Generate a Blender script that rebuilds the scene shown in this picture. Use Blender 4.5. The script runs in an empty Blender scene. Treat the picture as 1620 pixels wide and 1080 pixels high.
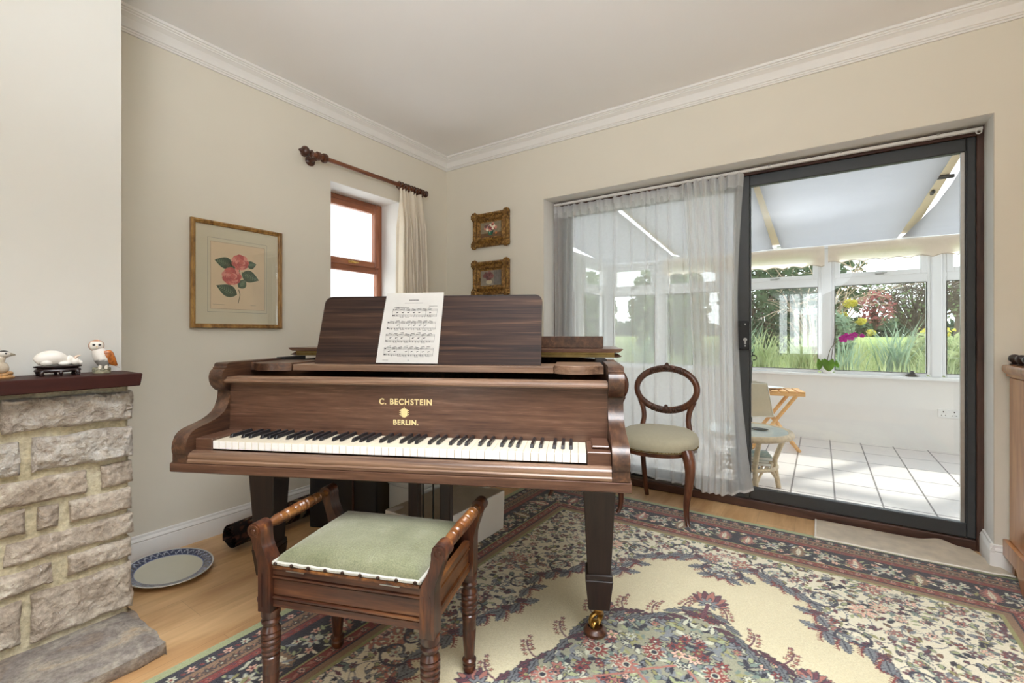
import bpy, bmesh, math, random
import numpy as np
from mathutils import Vector, Matrix, noise

scene = bpy.context.scene
COL = scene.collection
PI = math.pi
random.seed(7)
R = random.Random(11)

# ------------------------------------------------------------------ colours
def lin(c):
    c = c / 255.0
    return c / 12.92 if c <= 0.04045 else ((c + 0.055) / 1.055) ** 2.4
def rgb(r, g, b):
    return (lin(r), lin(g), lin(b), 1.0)

# ------------------------------------------------------------------ materials
class NT:
    def __init__(self, name):
        self.m = bpy.data.materials.new(name); self.m.use_nodes = True
        self.t = self.m.node_tree; self.t.nodes.clear()
        self.out = self.n('ShaderNodeOutputMaterial')
    def n(self, kind, **kw):
        nd = self.t.nodes.new(kind)
        for k, v in kw.items(): setattr(nd, k, v)
        return nd
    def l(self, a, b): self.t.links.new(a, b)
    def coords(self, scale=(1, 1, 1), rot=(0, 0, 0), kind='Object'):
        tc = self.n('ShaderNodeTexCoord'); mp = self.n('ShaderNodeMapping')
        mp.inputs['Scale'].default_value = scale; mp.inputs['Rotation'].default_value = rot
        self.l(tc.outputs[kind], mp.inputs[0]); return mp.outputs[0]
    def noise(self, vec, scale, detail=4, rough=.55, dist=0):
        t = self.n('ShaderNodeTexNoise')
        t.inputs['Scale'].default_value = scale; t.inputs['Detail'].default_value = detail
        t.inputs['Roughness'].default_value = rough; t.inputs['Distortion'].default_value = dist
        if vec is not None: self.l(vec, t.inputs['Vector'])
        return t.outputs['Fac']
    def ramp(self, fac, stops):
        r = self.n('ShaderNodeValToRGB'); e = r.color_ramp.elements
        while len(e) < len(stops): e.new(.5)
        for i, (p, c) in enumerate(stops): e[i].position = p; e[i].color = c
        self.l(fac, r.inputs[0]); return r.outputs[0]
    def math(self, op, a, b=None):
        m = self.n('ShaderNodeMath', operation=op)
        for i, v in enumerate((a, b)):
            if v is None: continue
            if isinstance(v, (int, float)): m.inputs[i].default_value = v
            else: self.l(v, m.inputs[i])
        return m.outputs[0]
    def mix(self, fac, a, b, mode='MIX'):
        m = self.n('ShaderNodeMix', data_type='RGBA', blend_type=mode)
        if isinstance(fac, (int, float)): m.inputs[0].default_value = fac
        else: self.l(fac, m.inputs[0])
        for i, v in ((6, a), (7, b)):
            if isinstance(v, tuple): m.inputs[i].default_value = v
            else: self.l(v, m.inputs[i])
        return m.outputs[2]
    def bump(self, h, strength, dist=.01):
        b = self.n('ShaderNodeBump'); b.inputs['Strength'].default_value = strength
        b.inputs['Distance'].default_value = dist; self.l(h, b.inputs['Height']); return b.outputs[0]
    def bsdf(self, col, rough=.5, metal=0, normal=None, coat=0, spec=.5, sheen=0, trans=None, emit=None):
        p = self.n('ShaderNodeBsdfPrincipled')
        if isinstance(col, tuple): p.inputs['Base Color'].default_value = col
        else: self.l(col, p.inputs['Base Color'])
        if isinstance(rough, (int, float)): p.inputs['Roughness'].default_value = rough
        else: self.l(rough, p.inputs['Roughness'])
        p.inputs['Metallic'].default_value = metal
        p.inputs['Coat Weight'].default_value = coat; p.inputs['Coat Roughness'].default_value = .12
        p.inputs['Specular IOR Level'].default_value = spec
        p.inputs['Sheen Weight'].default_value = sheen; p.inputs['Sheen Tint'].default_value = (1, .96, .88, 1)
        if normal is not None: self.l(normal, p.inputs['Normal'])
        self.l(p.outputs[0], self.out.inputs[0]); return p

def plain(name, col, rough=.5, metal=0, var=.06, vscale=30, bump=0, bscale=80, coat=0, sheen=0, spec=.5):
    t = NT(name); v = t.coords()
    n = t.noise(v, vscale, 3)
    lo = tuple(c * (1 - var) for c in col[:3]) + (1,); hi = tuple(min(1, c * (1 + var)) for c in col[:3]) + (1,)
    c = t.ramp(n, [(.3, lo), (.7, hi)])
    nm = t.bump(t.noise(v, bscale, 4), bump, .004) if bump else None
    t.bsdf(c, rough, metal, nm, coat, spec, sheen); return t.m

def wood(name, cols, axis=0, freq=30, stretch=14, rough=.38, coat=.15, bump=.05, blot=.35, spec=.5):
    """streaky grain running along the given local axis, with wide blotches"""
    t = NT(name)
    sc = [1, 1, 1]; sc[axis] = 1 / stretch
    v = t.coords(tuple(sc)); v2 = t.coords((1, 1, 1))
    n1 = t.noise(v, freq, 6, .6, .4); n2 = t.noise(v, freq * 4, 3, .6)
    f = t.math('ADD', t.math('MULTIPLY', n1, .75), t.math('MULTIPLY', n2, .25))
    k = len(cols)
    c = t.ramp(f, [(.32 + .36 * i / (k - 1), cols[i]) for i in range(k)])
    bl = t.noise(v2, 3.5, 3)
    c = t.mix(t.math('MULTIPLY', bl, blot), c, t.mix(.65, c, cols[0]))
    t.bsdf(c, rough, 0, t.bump(f, bump, .003), coat, spec); return t.m

def attrmat(name, rough=.5, bump=0, bscale=400, coat=0, spec=.5, sheen=0):
    t = NT(name); a = t.n('ShaderNodeAttribute', attribute_name='Col'); v = t.coords()
    nz = t.noise(v, bscale, 3)
    c = t.mix(.14, a.outputs['Color'], t.ramp(nz, [(.3, (0, 0, 0, 1)), (.7, (1, 1, 1, 1))]), 'OVERLAY')
    t.bsdf(c, rough, 0, t.bump(nz, bump, .006) if bump else None, coat, spec, sheen); return t.m

def glass(name, tint=(1, 1, 1, 1), refl=1.0):
    t = NT(name)
    tr = t.n('ShaderNodeBsdfTransparent'); tr.inputs[0].default_value = tint
    gl = t.n('ShaderNodeBsdfGlossy'); gl.inputs['Roughness'].default_value = .015
    ge = t.n('ShaderNodeNewGeometry'); dt = t.n('ShaderNodeVectorMath', operation='DOT_PRODUCT')
    t.l(ge.outputs['Incoming'], dt.inputs[0]); t.l(ge.outputs['Normal'], dt.inputs[1])
    q = t.math('POWER', t.math('SUBTRACT', 1, t.math('ABSOLUTE', dt.outputs['Value'])), 5)
    f = t.math('MINIMUM', t.math('ADD', t.math('MULTIPLY', q, .95), .04), 1)
    mx = t.n('ShaderNodeMixShader')
    t.l(t.math('MULTIPLY', f, refl), mx.inputs[0]); t.l(tr.outputs[0], mx.inputs[1]); t.l(gl.outputs[0], mx.inputs[2])
    t.l(mx.outputs[0], t.out.inputs[0]); return t.m

def cloth_thin(name, col, clear=.5, transl=.5):
    """thin woven cloth: some light straight through the weave, some scattered through, some reflected"""
    t = NT(name); v = t.coords()
    tr = t.n('ShaderNodeBsdfTransparent'); tl = t.n('ShaderNodeBsdfTranslucent'); df = t.n('ShaderNodeBsdfDiffuse')
    c = t.ramp(t.noise(v, 60, 2), [(.3, tuple(x * .95 for x in col[:3]) + (1,)), (.7, col)])
    t.l(c, tl.inputs[0]); t.l(c, df.inputs[0])
    m1 = t.n('ShaderNodeMixShader'); m1.inputs[0].default_value = transl
    t.l(df.outputs[0], m1.inputs[1]); t.l(tl.outputs[0], m1.inputs[2])
    if clear > 0:
        m2 = t.n('ShaderNodeMixShader'); m2.inputs[0].default_value = clear
        t.l(m1.outputs[0], m2.inputs[1]); t.l(tr.outputs[0], m2.inputs[2]); t.l(m2.outputs[0], t.out.inputs[0])
    else: t.l(m1.outputs[0], t.out.inputs[0])
    return t.m

M = {}
M['wall'] = plain('wall_paint', rgb(225, 219, 204), .85, var=.012, vscale=3, bump=.03, bscale=120)
M['white'] = plain('white_paint', rgb(236, 234, 230), .55, var=.01, bump=.0)
M['ceil'] = plain('ceiling_paint', rgb(247, 246, 245), .9, var=.01, vscale=2)
M['breast'] = plain('breast_paint', rgb(220, 219, 212), .85, var=.01, vscale=3)
M['upvc'] = plain('window_plastic', rgb(240, 240, 240), .35, var=.005)
M['dwarf'] = plain('conservatory_paint', rgb(240, 237, 233), .85, var=.015, vscale=4)
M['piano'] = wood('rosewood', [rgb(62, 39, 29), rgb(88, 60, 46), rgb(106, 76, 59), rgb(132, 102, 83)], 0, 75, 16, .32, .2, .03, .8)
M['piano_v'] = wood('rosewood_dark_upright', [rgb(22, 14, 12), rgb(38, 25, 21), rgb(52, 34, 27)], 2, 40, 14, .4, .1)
M['piano_arm'] = wood('rosewood_arm', [rgb(38, 23, 17), rgb(72, 48, 35), rgb(112, 80, 56)], 1, 40, 14, .34, .22)
M['piano_trim'] = wood('rosewood_faded', [rgb(74, 52, 40), rgb(122, 94, 74), rgb(160, 130, 106)], 0, 44, 30, .32, .2)
M['desk'] = wood('rosewood_striped', [rgb(22, 14, 12), rgb(42, 28, 23), rgb(60, 41, 31), rgb(96, 70, 50)], 0, 60, 42, .5, .0, .02, .15, .2)
M['ivory'] = plain('ivory', rgb(216, 206, 184), .3, var=.03, vscale=20, coat=.2)
M['ivoryfront'] = plain('ivory_front', rgb(240, 240, 238), .3, var=.01)
M['ebony'] = plain('ebony', rgb(28, 27, 30), .32, var=.1)
M['black'] = plain('black_leather', rgb(17, 18, 22), .42, var=.2, vscale=40, bump=.15, bscale=200)
M['inside'] = plain('dark_interior', rgb(20, 16, 14), .7)
M['hinge'] = plain('old_brass', rgb(128, 108, 66), .42, .9, .2)
M['brass'] = plain('brass', rgb(190, 152, 84), .3, 1, .1)
M['gilt'] = plain('gilt_letter', rgb(232, 214, 160), .45, .15, .05)
M['steel'] = plain('steel', rgb(180, 180, 178), .3, 1)
M['stoolwood'] = wood('walnut_worn', [rgb(34, 17, 12), rgb(64, 35, 24), rgb(96, 58, 37), rgb(136, 92, 56)], 0, 30, 12, .36, .25, .05, .5)
M['stoolwood_z'] = wood('walnut_worn_upright', [rgb(28, 13, 10), rgb(56, 28, 19), rgb(90, 50, 28), rgb(142, 92, 46)], 2, 26, 6, .33, .3, .05, .4)
M['stoolwood_y'] = wood('walnut_worn_rail', [rgb(42, 20, 11), rgb(82, 46, 24), rgb(122, 76, 38), rgb(168, 116, 60)], 1, 26, 6, .32, .3)
M['chairwood'] = wood('mahogany', [rgb(52, 26, 17), rgb(92, 52, 34), rgb(126, 78, 52)], 2, 22, 6, .32, .3)
M['greenvelvet'] = None
M['seatfabric'] = plain('sage_cloth', rgb(176, 170, 146), .85, var=.04, vscale=60, bump=.08, bscale=500, sheen=.2)
M['braid'] = plain('silver_braid', rgb(178, 176, 166), .7, var=.14, vscale=160, bump=.3, bscale=300)
M['gold'] = wood('gilt_wood', [rgb(92, 62, 30), rgb(160, 118, 62), rgb(206, 166, 100)], 2, 30, 3, .42, 0, .1)
M['oldgold'] = None
M['mahog'] = wood('mantel_wood', [rgb(40, 15, 12), rgb(56, 23, 18), rgb(70, 30, 22)], 1, 20, 10, .5, 0, .03, .3, .25)
M['redwood'] = wood('window_wood', [rgb(116, 62, 38), rgb(154, 92, 60), rgb(178, 116, 80)], 2, 18, 8, .45, .1)
M['redwood_h'] = wood('window_wood_rail', [rgb(116, 62, 38), rgb(154, 92, 60), rgb(178, 116, 80)], 1, 18, 8, .45, .1)
M['rod'] = wood('pole_wood', [rgb(70, 34, 20), rgb(120, 68, 40), rgb(158, 98, 62)], 1, 24, 6, .35, .2)
M['rod_dark'] = wood('ring_wood', [rgb(48, 24, 16), rgb(78, 42, 26), rgb(100, 58, 36)], 1, 24, 4, .38, .2)
M['oak'] = wood('oak', [rgb(128, 78, 40), rgb(170, 112, 64), rgb(200, 146, 94)], 2, 18, 10, .28, .4, .04, .3)
M['pine'] = wood('pine', [rgb(190, 132, 70), rgb(222, 170, 104), rgb(236, 192, 132)], 0, 18, 8, .5, .05)
M['cane'] = plain('rattan_cane', rgb(216, 194, 160), .5, var=.15, vscale=50, bump=.1)
M['alu'] = plain('dark_aluminium', rgb(66, 68, 70), .42, .35, .05)
M['doorwood'] = wood('door_frame_wood', [rgb(52, 32, 26), rgb(80, 54, 44), rgb(100, 70, 58)], 0, 18, 8, .42, .1)
M['doorwood_z'] = wood('door_jamb_wood', [rgb(52, 32, 26), rgb(80, 54, 44), rgb(100, 70, 58)], 2, 18, 8, .42, .1)
M['glass'] = glass('window_glass', (.97, .985, .98, 1), 1.0)
M['picglass'] = glass('picture_glass', (1, 1, 1, 1), 1.3)
M['sheer'] = cloth_thin('sheer_voile', (.96, .965, .965, 1), .40, .65)
M["sheer_thick"] = cloth_thin("sheer_voile_gathered", (.97, .97, .96, 1), .22, .6)
M['hem'] = cloth_thin('sheer_hem', (.9, .9, .9, 1), .2, .5)
M['drape'] = cloth_thin('cream_damask', rgb(238, 228, 210), 0, .12)
M['blind'] = cloth_thin('roof_blind', (.46, .46, .465, 1), 0, .7)
M['opal'] = cloth_thin('opal_roof_sheet', (.95, .96, .97, 1), .12, .9)
M['valance'] = cloth_thin('cream_blind', rgb(250, 238, 222), 0, .7)
M['rafter'] = plain('cream_rafter', rgb(244, 226, 186), .6, var=.03)
M['paper'] = plain('paper', rgb(236, 234, 228), .8, var=.01)
M['ink'] = plain('ink', rgb(70, 70, 72), .8)
M['cream'] = plain('cream_canvas', rgb(214, 208, 192), .85, var=.05, vscale=14, bump=.12, bscale=60)
M['whitebox'] = plain('white_card', rgb(232, 230, 224), .7, var=.02, vscale=8, bump=.05, bscale=15)
M['greybox'] = plain('grey_cloth', rgb(216, 217, 212), .75, var=.03, bump=.05)
M['mat'] = plain('mat_cloth', rgb(238, 228, 210), .95, var=.09, vscale=18, bump=.3, bscale=500)
M['porcelain'] = plain('porcelain', rgb(244, 240, 232), .18, var=.02, coat=.4)
M['ebonised'] = plain('dark_carved_wood', rgb(42, 28, 27), .3, var=.2, coat=.2)
M['stonegrey'] = plain('grey_pebble', rgb(72, 74, 76), .6, var=.2)
M['sunlit_render'] = plain('rough_white_render', rgb(246, 244, 240), .95, var=.05, vscale=60, bump=.9, bscale=45)
M['pot'] = plain('white_pot', rgb(240, 240, 238), .3)
M['shade'] = cloth_thin('linen_shade', rgb(226, 216, 194), 0, .4)
M['iron'] = plain('wrought_iron', rgb(40, 38, 36), .5, .6)
M['frosted'] = plain('table_glass', rgb(218, 228, 226), .15, var=.08, vscale=20, coat=.3)
M['socket'] = plain('socket_plastic', rgb(238, 238, 236), .35)
M['attr'] = attrmat('painted', .45)
M['attr_matt'] = attrmat('painted_matt', .8)
M['attr_glaze'] = attrmat('glazed_china', .2, coat=.4)
M['rug'] = attrmat('rug_wool', .9, .55, 260, sheen=.3, spec=.2)

def velvet():
    t = NT('green_velvet'); v = t.coords()
    n = t.noise(v, 9, 3); f = t.noise(v, 260, 3)
    c = t.ramp(n, [(.3, rgb(98, 101, 74)), (.55, rgb(115, 117, 91)), (.75, rgb(132, 133, 112))])
    c = t.mix(.25, c, t.ramp(f, [(.3, (0, 0, 0, 1)), (.7, (1, 1, 1, 1))]), 'OVERLAY')
    p = t.bsdf(c, .9, 0, t.bump(f, .3, .004), sheen=.5, spec=.2); return t.m
M['greenvelvet'] = velvet()
def oldgold():
    t = NT('antique_gilt'); v = t.coords()
    n = t.noise(v, 55, 6, .65)
    c = t.ramp(n, [(.32, rgb(62, 40, 20)), (.5, rgb(136, 98, 46)), (.68, rgb(196, 156, 88))])
    t.bsdf(c, .42, .35, t.bump(n, .9, .01)); return t.m
M['oldgold'] = oldgold()
def floorwood():
    t = NT('oak_boards')
    tc = t.n('ShaderNodeTexCoord')
    br = t.n('ShaderNodeTexBrick'); br.offset = .37; br.inputs['Scale'].default_value = 1
    mp = t.n('ShaderNodeMapping'); mp.inputs['Rotation'].default_value = (0, 0, PI / 2 + .0)
    t.l(tc.outputs['Object'], mp.inputs[0]); t.l(mp.outputs[0], br.inputs['Vector'])
    br.inputs['Brick Width'].default_value = 1.1; br.inputs['Row Height'].default_value = .185
    br.inputs['Mortar Size'].default_value = .0012; br.inputs['Mortar Smooth'].default_value = .3
    br.inputs['Color1'].default_value = rgb(184, 140, 92); br.inputs['Color2'].default_value = rgb(212, 172, 124)
    br.inputs['Mortar'].default_value = rgb(104, 68, 38)
    v = t.coords((1, .12, 1)); n = t.noise(v, 26, 6, .62, .6)
    v2 = t.coords((1, .35, 1)); n2 = t.noise(v2, 5, 3, .5, .8)
    c = t.mix(.5, br.outputs['Color'], t.ramp(n, [(.3, rgb(158, 112, 68)), (.55, rgb(210, 168, 116)), (.75, rgb(232, 198, 150))]))
    c = t.mix(.35, c, t.ramp(n2, [(.35, rgb(152, 106, 64)), (.65, rgb(232, 198, 150))]))
    t.bsdf(c, .36, 0, t.bump(n, .05, .003), coat=.1); return t.m
M['floor'] = floorwood()
def tiles():
    t = NT('floor_tiles'); tc = t.n('ShaderNodeTexCoord'); br = t.n('ShaderNodeTexBrick')
    mp = t.n('ShaderNodeMapping'); mp.inputs['Location'].default_value = (-.04, -.347, 0)
    br.offset = 0; br.inputs['Scale'].default_value = 1; br.inputs['Brick Width'].default_value = .25
    br.inputs['Row Height'].default_value = .385; br.inputs['Mortar Size'].default_value = .0052
    br.inputs['Color1'].default_value = rgb(224, 216, 212); br.inputs['Color2'].default_value = rgb(230, 223, 218)
    br.inputs['Mortar'].default_value = rgb(112, 104, 100)
    t.l(tc.outputs['Object'], mp.inputs[0]); t.l(mp.outputs[0], br.inputs['Vector'])
    t.bsdf(br.outputs['Color'], .35, 0, None, .1); return t.m
M['tiles'] = tiles()
def stone(name, cols, sc=9, fleck=.25, bump=.6):
    t = NT(name); v = t.coords(); n = t.noise(v, sc, 8, .62, .8); n2 = t.noise(v, 70, 5, .65); n3 = t.noise(v, 24, 6, .7, 1.2)
    k = len(cols); c = t.ramp(n, [(.28 + .44 * i / (k - 1), cols[i]) for i in range(k)])
    c = t.mix(.28, c, t.ramp(n2, [(.35, (.12, .11, .10, 1)), (.65, (1, 1, 1, 1))]), 'OVERLAY')
    c = t.mix(t.math('MULTIPLY', t.ramp(n3, [(.60, (0, 0, 0, 1)), (.68, (1, 1, 1, 1))]), fleck), c, (.86, .84, .80, 1))
    t.bsdf(c, .92, 0, t.bump(t.math('ADD', n2, t.math('MULTIPLY', n3, 1.2)), bump, .018)); return t.m
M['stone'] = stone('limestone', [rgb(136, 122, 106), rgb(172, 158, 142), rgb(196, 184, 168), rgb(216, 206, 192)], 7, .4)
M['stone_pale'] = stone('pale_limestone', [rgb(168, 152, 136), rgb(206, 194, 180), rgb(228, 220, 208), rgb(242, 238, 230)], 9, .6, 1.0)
M['hearth'] = stone('hearth_stone', [rgb(96, 84, 72), rgb(146, 128, 108), rgb(134, 126, 120), rgb(160, 152, 140), rgb(186, 164, 136)], 5, .1, .5)
M['mortar'] = stone('lime_mortar', [rgb(170, 158, 128), rgb(190, 180, 152), rgb(204, 196, 172)], 6, .1, .3)
def leafmat(name, c1, c2, tr=.35):
    t = NT(name); v = t.coords(); n = t.noise(v, 3.5, 4)
    c = t.ramp(n, [(.3, c1), (.7, c2)])
    d = t.n('ShaderNodeBsdfDiffuse'); l = t.n('ShaderNodeBsdfTranslucent'); m = t.n('ShaderNodeMixShader')
    m.inputs[0].default_value = tr; t.l(c, d.inputs[0]); t.l(c, l.inputs[0])
    t.l(d.outputs[0], m.inputs[1]); t.l(l.outputs[0], m.inputs[2]); t.l(m.outputs[0], t.out.inputs[0]); return t.m
M['leaf_dark'] = leafmat('evergreen_leaf', rgb(54, 70, 52), rgb(98, 116, 88))
M['leaf_mid'] = leafmat('shrub_leaf', rgb(98, 118, 82), rgb(148, 164, 120))
M['leaf_light'] = leafmat('young_leaf', rgb(142, 156, 106), rgb(192, 198, 154))
M['leaf_blue'] = leafmat('strap_leaf', rgb(120, 144, 120), rgb(170, 188, 162))
M['leaf_pink'] = leafmat('pink_leaf', rgb(150, 84, 88), rgb(184, 124, 120))
M['petal_yellow'] = leafmat('yellow_petal', rgb(190, 180, 60), rgb(214, 204, 100))
M['petal_magenta'] = leafmat('magenta_petal', rgb(170, 20, 130), rgb(214, 60, 176))
M['leaf_orchid'] = leafmat('orchid_leaf', rgb(96, 150, 40), rgb(142, 186, 70), .2)
M['bark'] = plain('bark', rgb(88, 74, 64), .9, var=.25, vscale=20)
M['grass'] = leafmat('lawn_grass', rgb(112, 128, 76), rgb(160, 172, 112), .1)
M['soil'] = plain('soil', rgb(120, 112, 88), .95, var=.25, vscale=4)

# ------------------------------------------------------------------ geometry helpers
def nb(): return bmesh.new()
def T(b, geo_verts, mat):
    if mat is not None: bmesh.ops.transform(b, matrix=mat, verts=geo_verts)
def bx(b, lo, hi, bev=0, mat=None, seg=1):
    r = bmesh.ops.create_cube(b, size=1); vs = r['verts']
    for v in vs:
        v.co = Vector([lo[i] + (v.co[i] + .5) * (hi[i] - lo[i]) for i in range(3)])
    if bev > 0:
        es = list({e for v in vs for e in v.link_edges})
        r2 = bmesh.ops.bevel(b, geom=es, offset=bev, segments=seg, profile=.7, affect='EDGES')
        vs = list({v for f in r2['faces'] for v in f.verts} | {v for v in vs if v.is_valid})
    T(b, vs, mat); return vs
def hexa(b, bot, top, bev=0):
    """eight-corner solid: bot and top are 4 points each, same order"""
    vs = [b.verts.new(p) for p in list(bot) + list(top)]
    fs = [(3, 2, 1, 0), (4, 5, 6, 7), (0, 1, 5, 4), (1, 2, 6, 5), (2, 3, 7, 6), (3, 0, 4, 7)]
    for f in fs: b.faces.new([vs[i] for i in f])
    if bev:
        es = list({e for v in vs for e in v.link_edges})
        bmesh.ops.bevel(b, geom=es, offset=bev, segments=1, affect='EDGES')
def frust(b, cx, cy, z0, z1, a0, a1, bev=0, d0=None, d1=None):
    d0 = a0 if d0 is None else d0; d1 = a1 if d1 is None else d1
    q = lambda z, a, d: [(cx - a, cy - d, z), (cx + a, cy - d, z), (cx + a, cy + d, z), (cx - a, cy + d, z)]
    hexa(b, q(z0, a0, d0), q(z1, a1, d1), bev)
def prism(b, poly, axis, d0, d1, mat=None):
    """extrude a 2-D polygon along axis (0: poly is (y,z), 1: (x,z), 2: (x,y))"""
    def p3(p, d):
        return (d, p[0], p[1]) if axis == 0 else ((p[0], d, p[1]) if axis == 1 else (p[0], p[1], d))
    a = [b.verts.new(p3(p, d0)) for p in poly]; c = [b.verts.new(p3(p, d1)) for p in poly]
    n = len(poly)
    for i in range(n): b.faces.new((a[i], a[(i + 1) % n], c[(i + 1) % n], c[i]))
    f1 = b.faces.new(a[::-1]); f2 = b.faces.new(c); f1.normal_update(); f2.normal_update()
    if n > 4: bmesh.ops.triangulate(b, faces=[f1, f2])
    T(b, a + c, mat); return a + c
def lathe(b, prof, n=20, mat=None, sx=1, sy=1):
    rings = []
    for r, z in prof:
        if r < 1e-6: rings.append([b.verts.new((0, 0, z))])
        else: rings.append([b.verts.new((r * sx * math.cos(2 * PI * i / n), r * sy * math.sin(2 * PI * i / n), z)) for i in range(n)])
    for k in range(len(rings) - 1):
        A, B = rings[k], rings[k + 1]
        for i in range(n):
            j = (i + 1) % n
            if len(A) == 1 and len(B) == 1: continue
            if len(A) == 1: b.faces.new((A[0], B[j], B[i]))
            elif len(B) == 1: b.faces.new((A[i], A[j], B[0]))
            else: b.faces.new((A[i], A[j], B[j], B[i]))
    for ring, fl in ((rings[0], True), (rings[-1], False)):
        if len(ring) > 1: b.faces.new(ring[::-1] if fl else ring)
    vs = [v for r in rings for v in r]; T(b, vs, mat); return vs
def tube(b, pts, rad, n=10, closed=False, flat=1.0, mat=None, up=None):
    pts = [Vector(p) for p in pts]; m = len(pts)
    rr = rad if isinstance(rad, (list, tuple)) else [rad] * m
    rings = []; prev = None
    for i, p in enumerate(pts):
        if closed: d = pts[(i + 1) % m] - pts[i - 1]
        else: d = pts[min(i + 1, m - 1)] - pts[max(i - 1, 0)]
        d.normalize()
        if up is not None: u = Vector(up)
        elif prev is None: u = Vector((0, 0, 1)) if abs(d.z) < .9 else Vector((1, 0, 0))
        else: u = prev
        u = (u - d * u.dot(d)).normalized(); prev = u; w = d.cross(u)
        rings.append([b.verts.new(p + (u * math.cos(2 * PI * k / n) * flat + w * math.sin(2 * PI * k / n)) * rr[i]) for k in range(n)])
    for i in range(m if closed else m - 1):
        A, B = rings[i], rings[(i + 1) % m]
        for k in range(n): b.faces.new((A[k], A[(k + 1) % n], B[(k + 1) % n], B[k]))
    if not closed: b.faces.new(rings[0][::-1]); b.faces.new(rings[-1])
    vs = [v for r in rings for v in r]; T(b, vs, mat); return vs
def ell(b, c, r, seg=16, rings=10, mat=None):
    res = bmesh.ops.create_uvsphere(b, u_segments=seg, v_segments=rings, radius=1)
    for v in res['verts']: v.co = Vector((c[0] + v.co.x * r[0], c[1] + v.co.y * r[1], c[2] + v.co.z * r[2]))
    T(b, res['verts'], mat); return res['verts']
def grid(b, f, nu, nv, thick=0):
    V = [[b.verts.new(f(i / nu, j / nv)) for j in range(nv + 1)] for i in range(nu + 1)]
    fs = []
    for i in range(nu):
        for j in range(nv): fs.append(b.faces.new((V[i][j], V[i + 1][j], V[i + 1][j + 1], V[i][j + 1])))
    if thick: bmesh.ops.solidify(b, geom=fs, thickness=thick)
    return V
def catmull(pts, k=6):
    out = []; n = len(pts)
    for i in range(n - 1):
        p0, p1, p2, p3 = [Vector(pts[max(0, min(n - 1, j))]) for j in (i - 1, i, i + 1, i + 2)]
        for s in range(k):
            t = s / k
            out.append(.5 * ((2 * p1) + (p2 - p0) * t + (2 * p0 - 5 * p1 + 4 * p2 - p3) * t * t + (3 * p1 - p0 - 3 * p2 + p3) * t ** 3))
    out.append(Vector(pts[-1])); return out

def obj(name, b, mats, parent=None, smooth=35, loc=None, colors=None):
    bmesh.ops.recalc_face_normals(b, faces=b.faces)
    me = bpy.data.meshes.new(name); b.to_mesh(me); b.free()
    for m in (mats if isinstance(mats, (list, tuple)) else [mats]): me.materials.append(m)
    if smooth and len(me.polygons):
        me.polygons.foreach_set('use_smooth', [True] * len(me.polygons))
        me.set_sharp_from_angle(angle=math.radians(smooth))
    o = bpy.data.objects.new(name, me); COL.objects.link(o)
    if parent: o.parent = parent
    if loc: o.location = loc
    return o
def vcol(o, fn):
    me = o.data; a = me.color_attributes.new('Col', 'FLOAT_COLOR', 'POINT')
    buf = []
    for v in me.vertices: buf.extend(fn(v.co, v.normal))
    a.data.foreach_set('color', buf)
def thing(name, label, cat, loc=(0, 0, 0), rz=0, group=None):
    o = bpy.data.objects.new(name, None); COL.objects.link(o); o.empty_display_size = .1
    o.location = loc; o.rotation_euler = (0, 0, rz); o['label'] = label; o['category'] = cat
    if group: o['group'] = group
    return o
def tag(o, label, cat, group=None, kind=None):
    o['label'] = label; o['category'] = cat
    if group: o['group'] = group
    if kind: o['kind'] = kind
    return o
def struct(name, b, m, parent=None, smooth=35):
    o = obj(name, b, m, parent, smooth)
    if parent is None: o['kind'] = 'structure'
    return o
def sempty(name, loc=(0, 0, 0)):
    o = bpy.data.objects.new(name, None); COL.objects.link(o); o.location = loc; o['kind'] = 'structure'; return o
def dup(root, loc=None, rz=None, label=None):
    def rec(o, par):
        c = o.copy(); COL.objects.link(c)
        if par: c.parent = par
        for ch in o.children: rec(ch, c)
        return c
    r = rec(root, None)
    if loc is not None: r.location = loc
    if rz is not None: r.rotation_euler = (0, 0, rz)
    if label: r['label'] = label
    return r
def rotx(a): return Matrix.Rotation(a, 4, 'X')
def roty(a): return Matrix.Rotation(a, 4, 'Y')
def rotz(a): return Matrix.Rotation(a, 4, 'Z')
def tr(*p): return Matrix.Translation(p)
WORLD, SUN, REAR, RIGHT, UPFILL, DOWN, EXPO = 3.4, 4.5, 9, 4, 38, 48, 0.1
# ================================================================== ROOM SHELL
XR, YB, HC = 5.2, -5.3, 2.60          # right wall, rear wall, ceiling height
DY = .20                              # door frame face, behind the wall plane
b = nb(); bx(b, (-.2, YB - .2, -.12), (XR + .2, .28, 0)); struct('floor', b, M['floor'])
b = nb(); bx(b, (-.25, YB - .25, HC), (XR + .25, .25, HC + .1)); struct('ceiling', b, M['ceil'])

# left wall with window opening y -1.142..-.54, z 1.02..2.11
WY0, WY1, WZ0, WZ1 = -1.142, -.54, 1.02, 2.11
b = nb()
bx(b, (-.25, YB - .25, -.1), (0, WY0, HC)); bx(b, (-.25, WY1, -.1), (0, .25, HC))
bx(b, (-.25, WY0, -.1), (0, WY1, WZ0)); bx(b, (-.25, WY0, WZ1), (0, WY1, HC))
struct('wall_left', b, M['wall'])
b = nb()                                # white-painted reveal linings
e = .004
bx(b, (-.25, WY0, WZ0), (-.001, WY0 + e, WZ1)); bx(b, (-.25, WY1 - e, WZ0), (-.001, WY1, WZ1))
bx(b, (-.25, WY0 + e, WZ1 - e), (-.001, WY1 - e, WZ1)); bx(b, (-.25, WY0 + e, WZ0), (.02, WY1 - e, WZ0 + .02))
struct('trim_1', b, M['white'])

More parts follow.
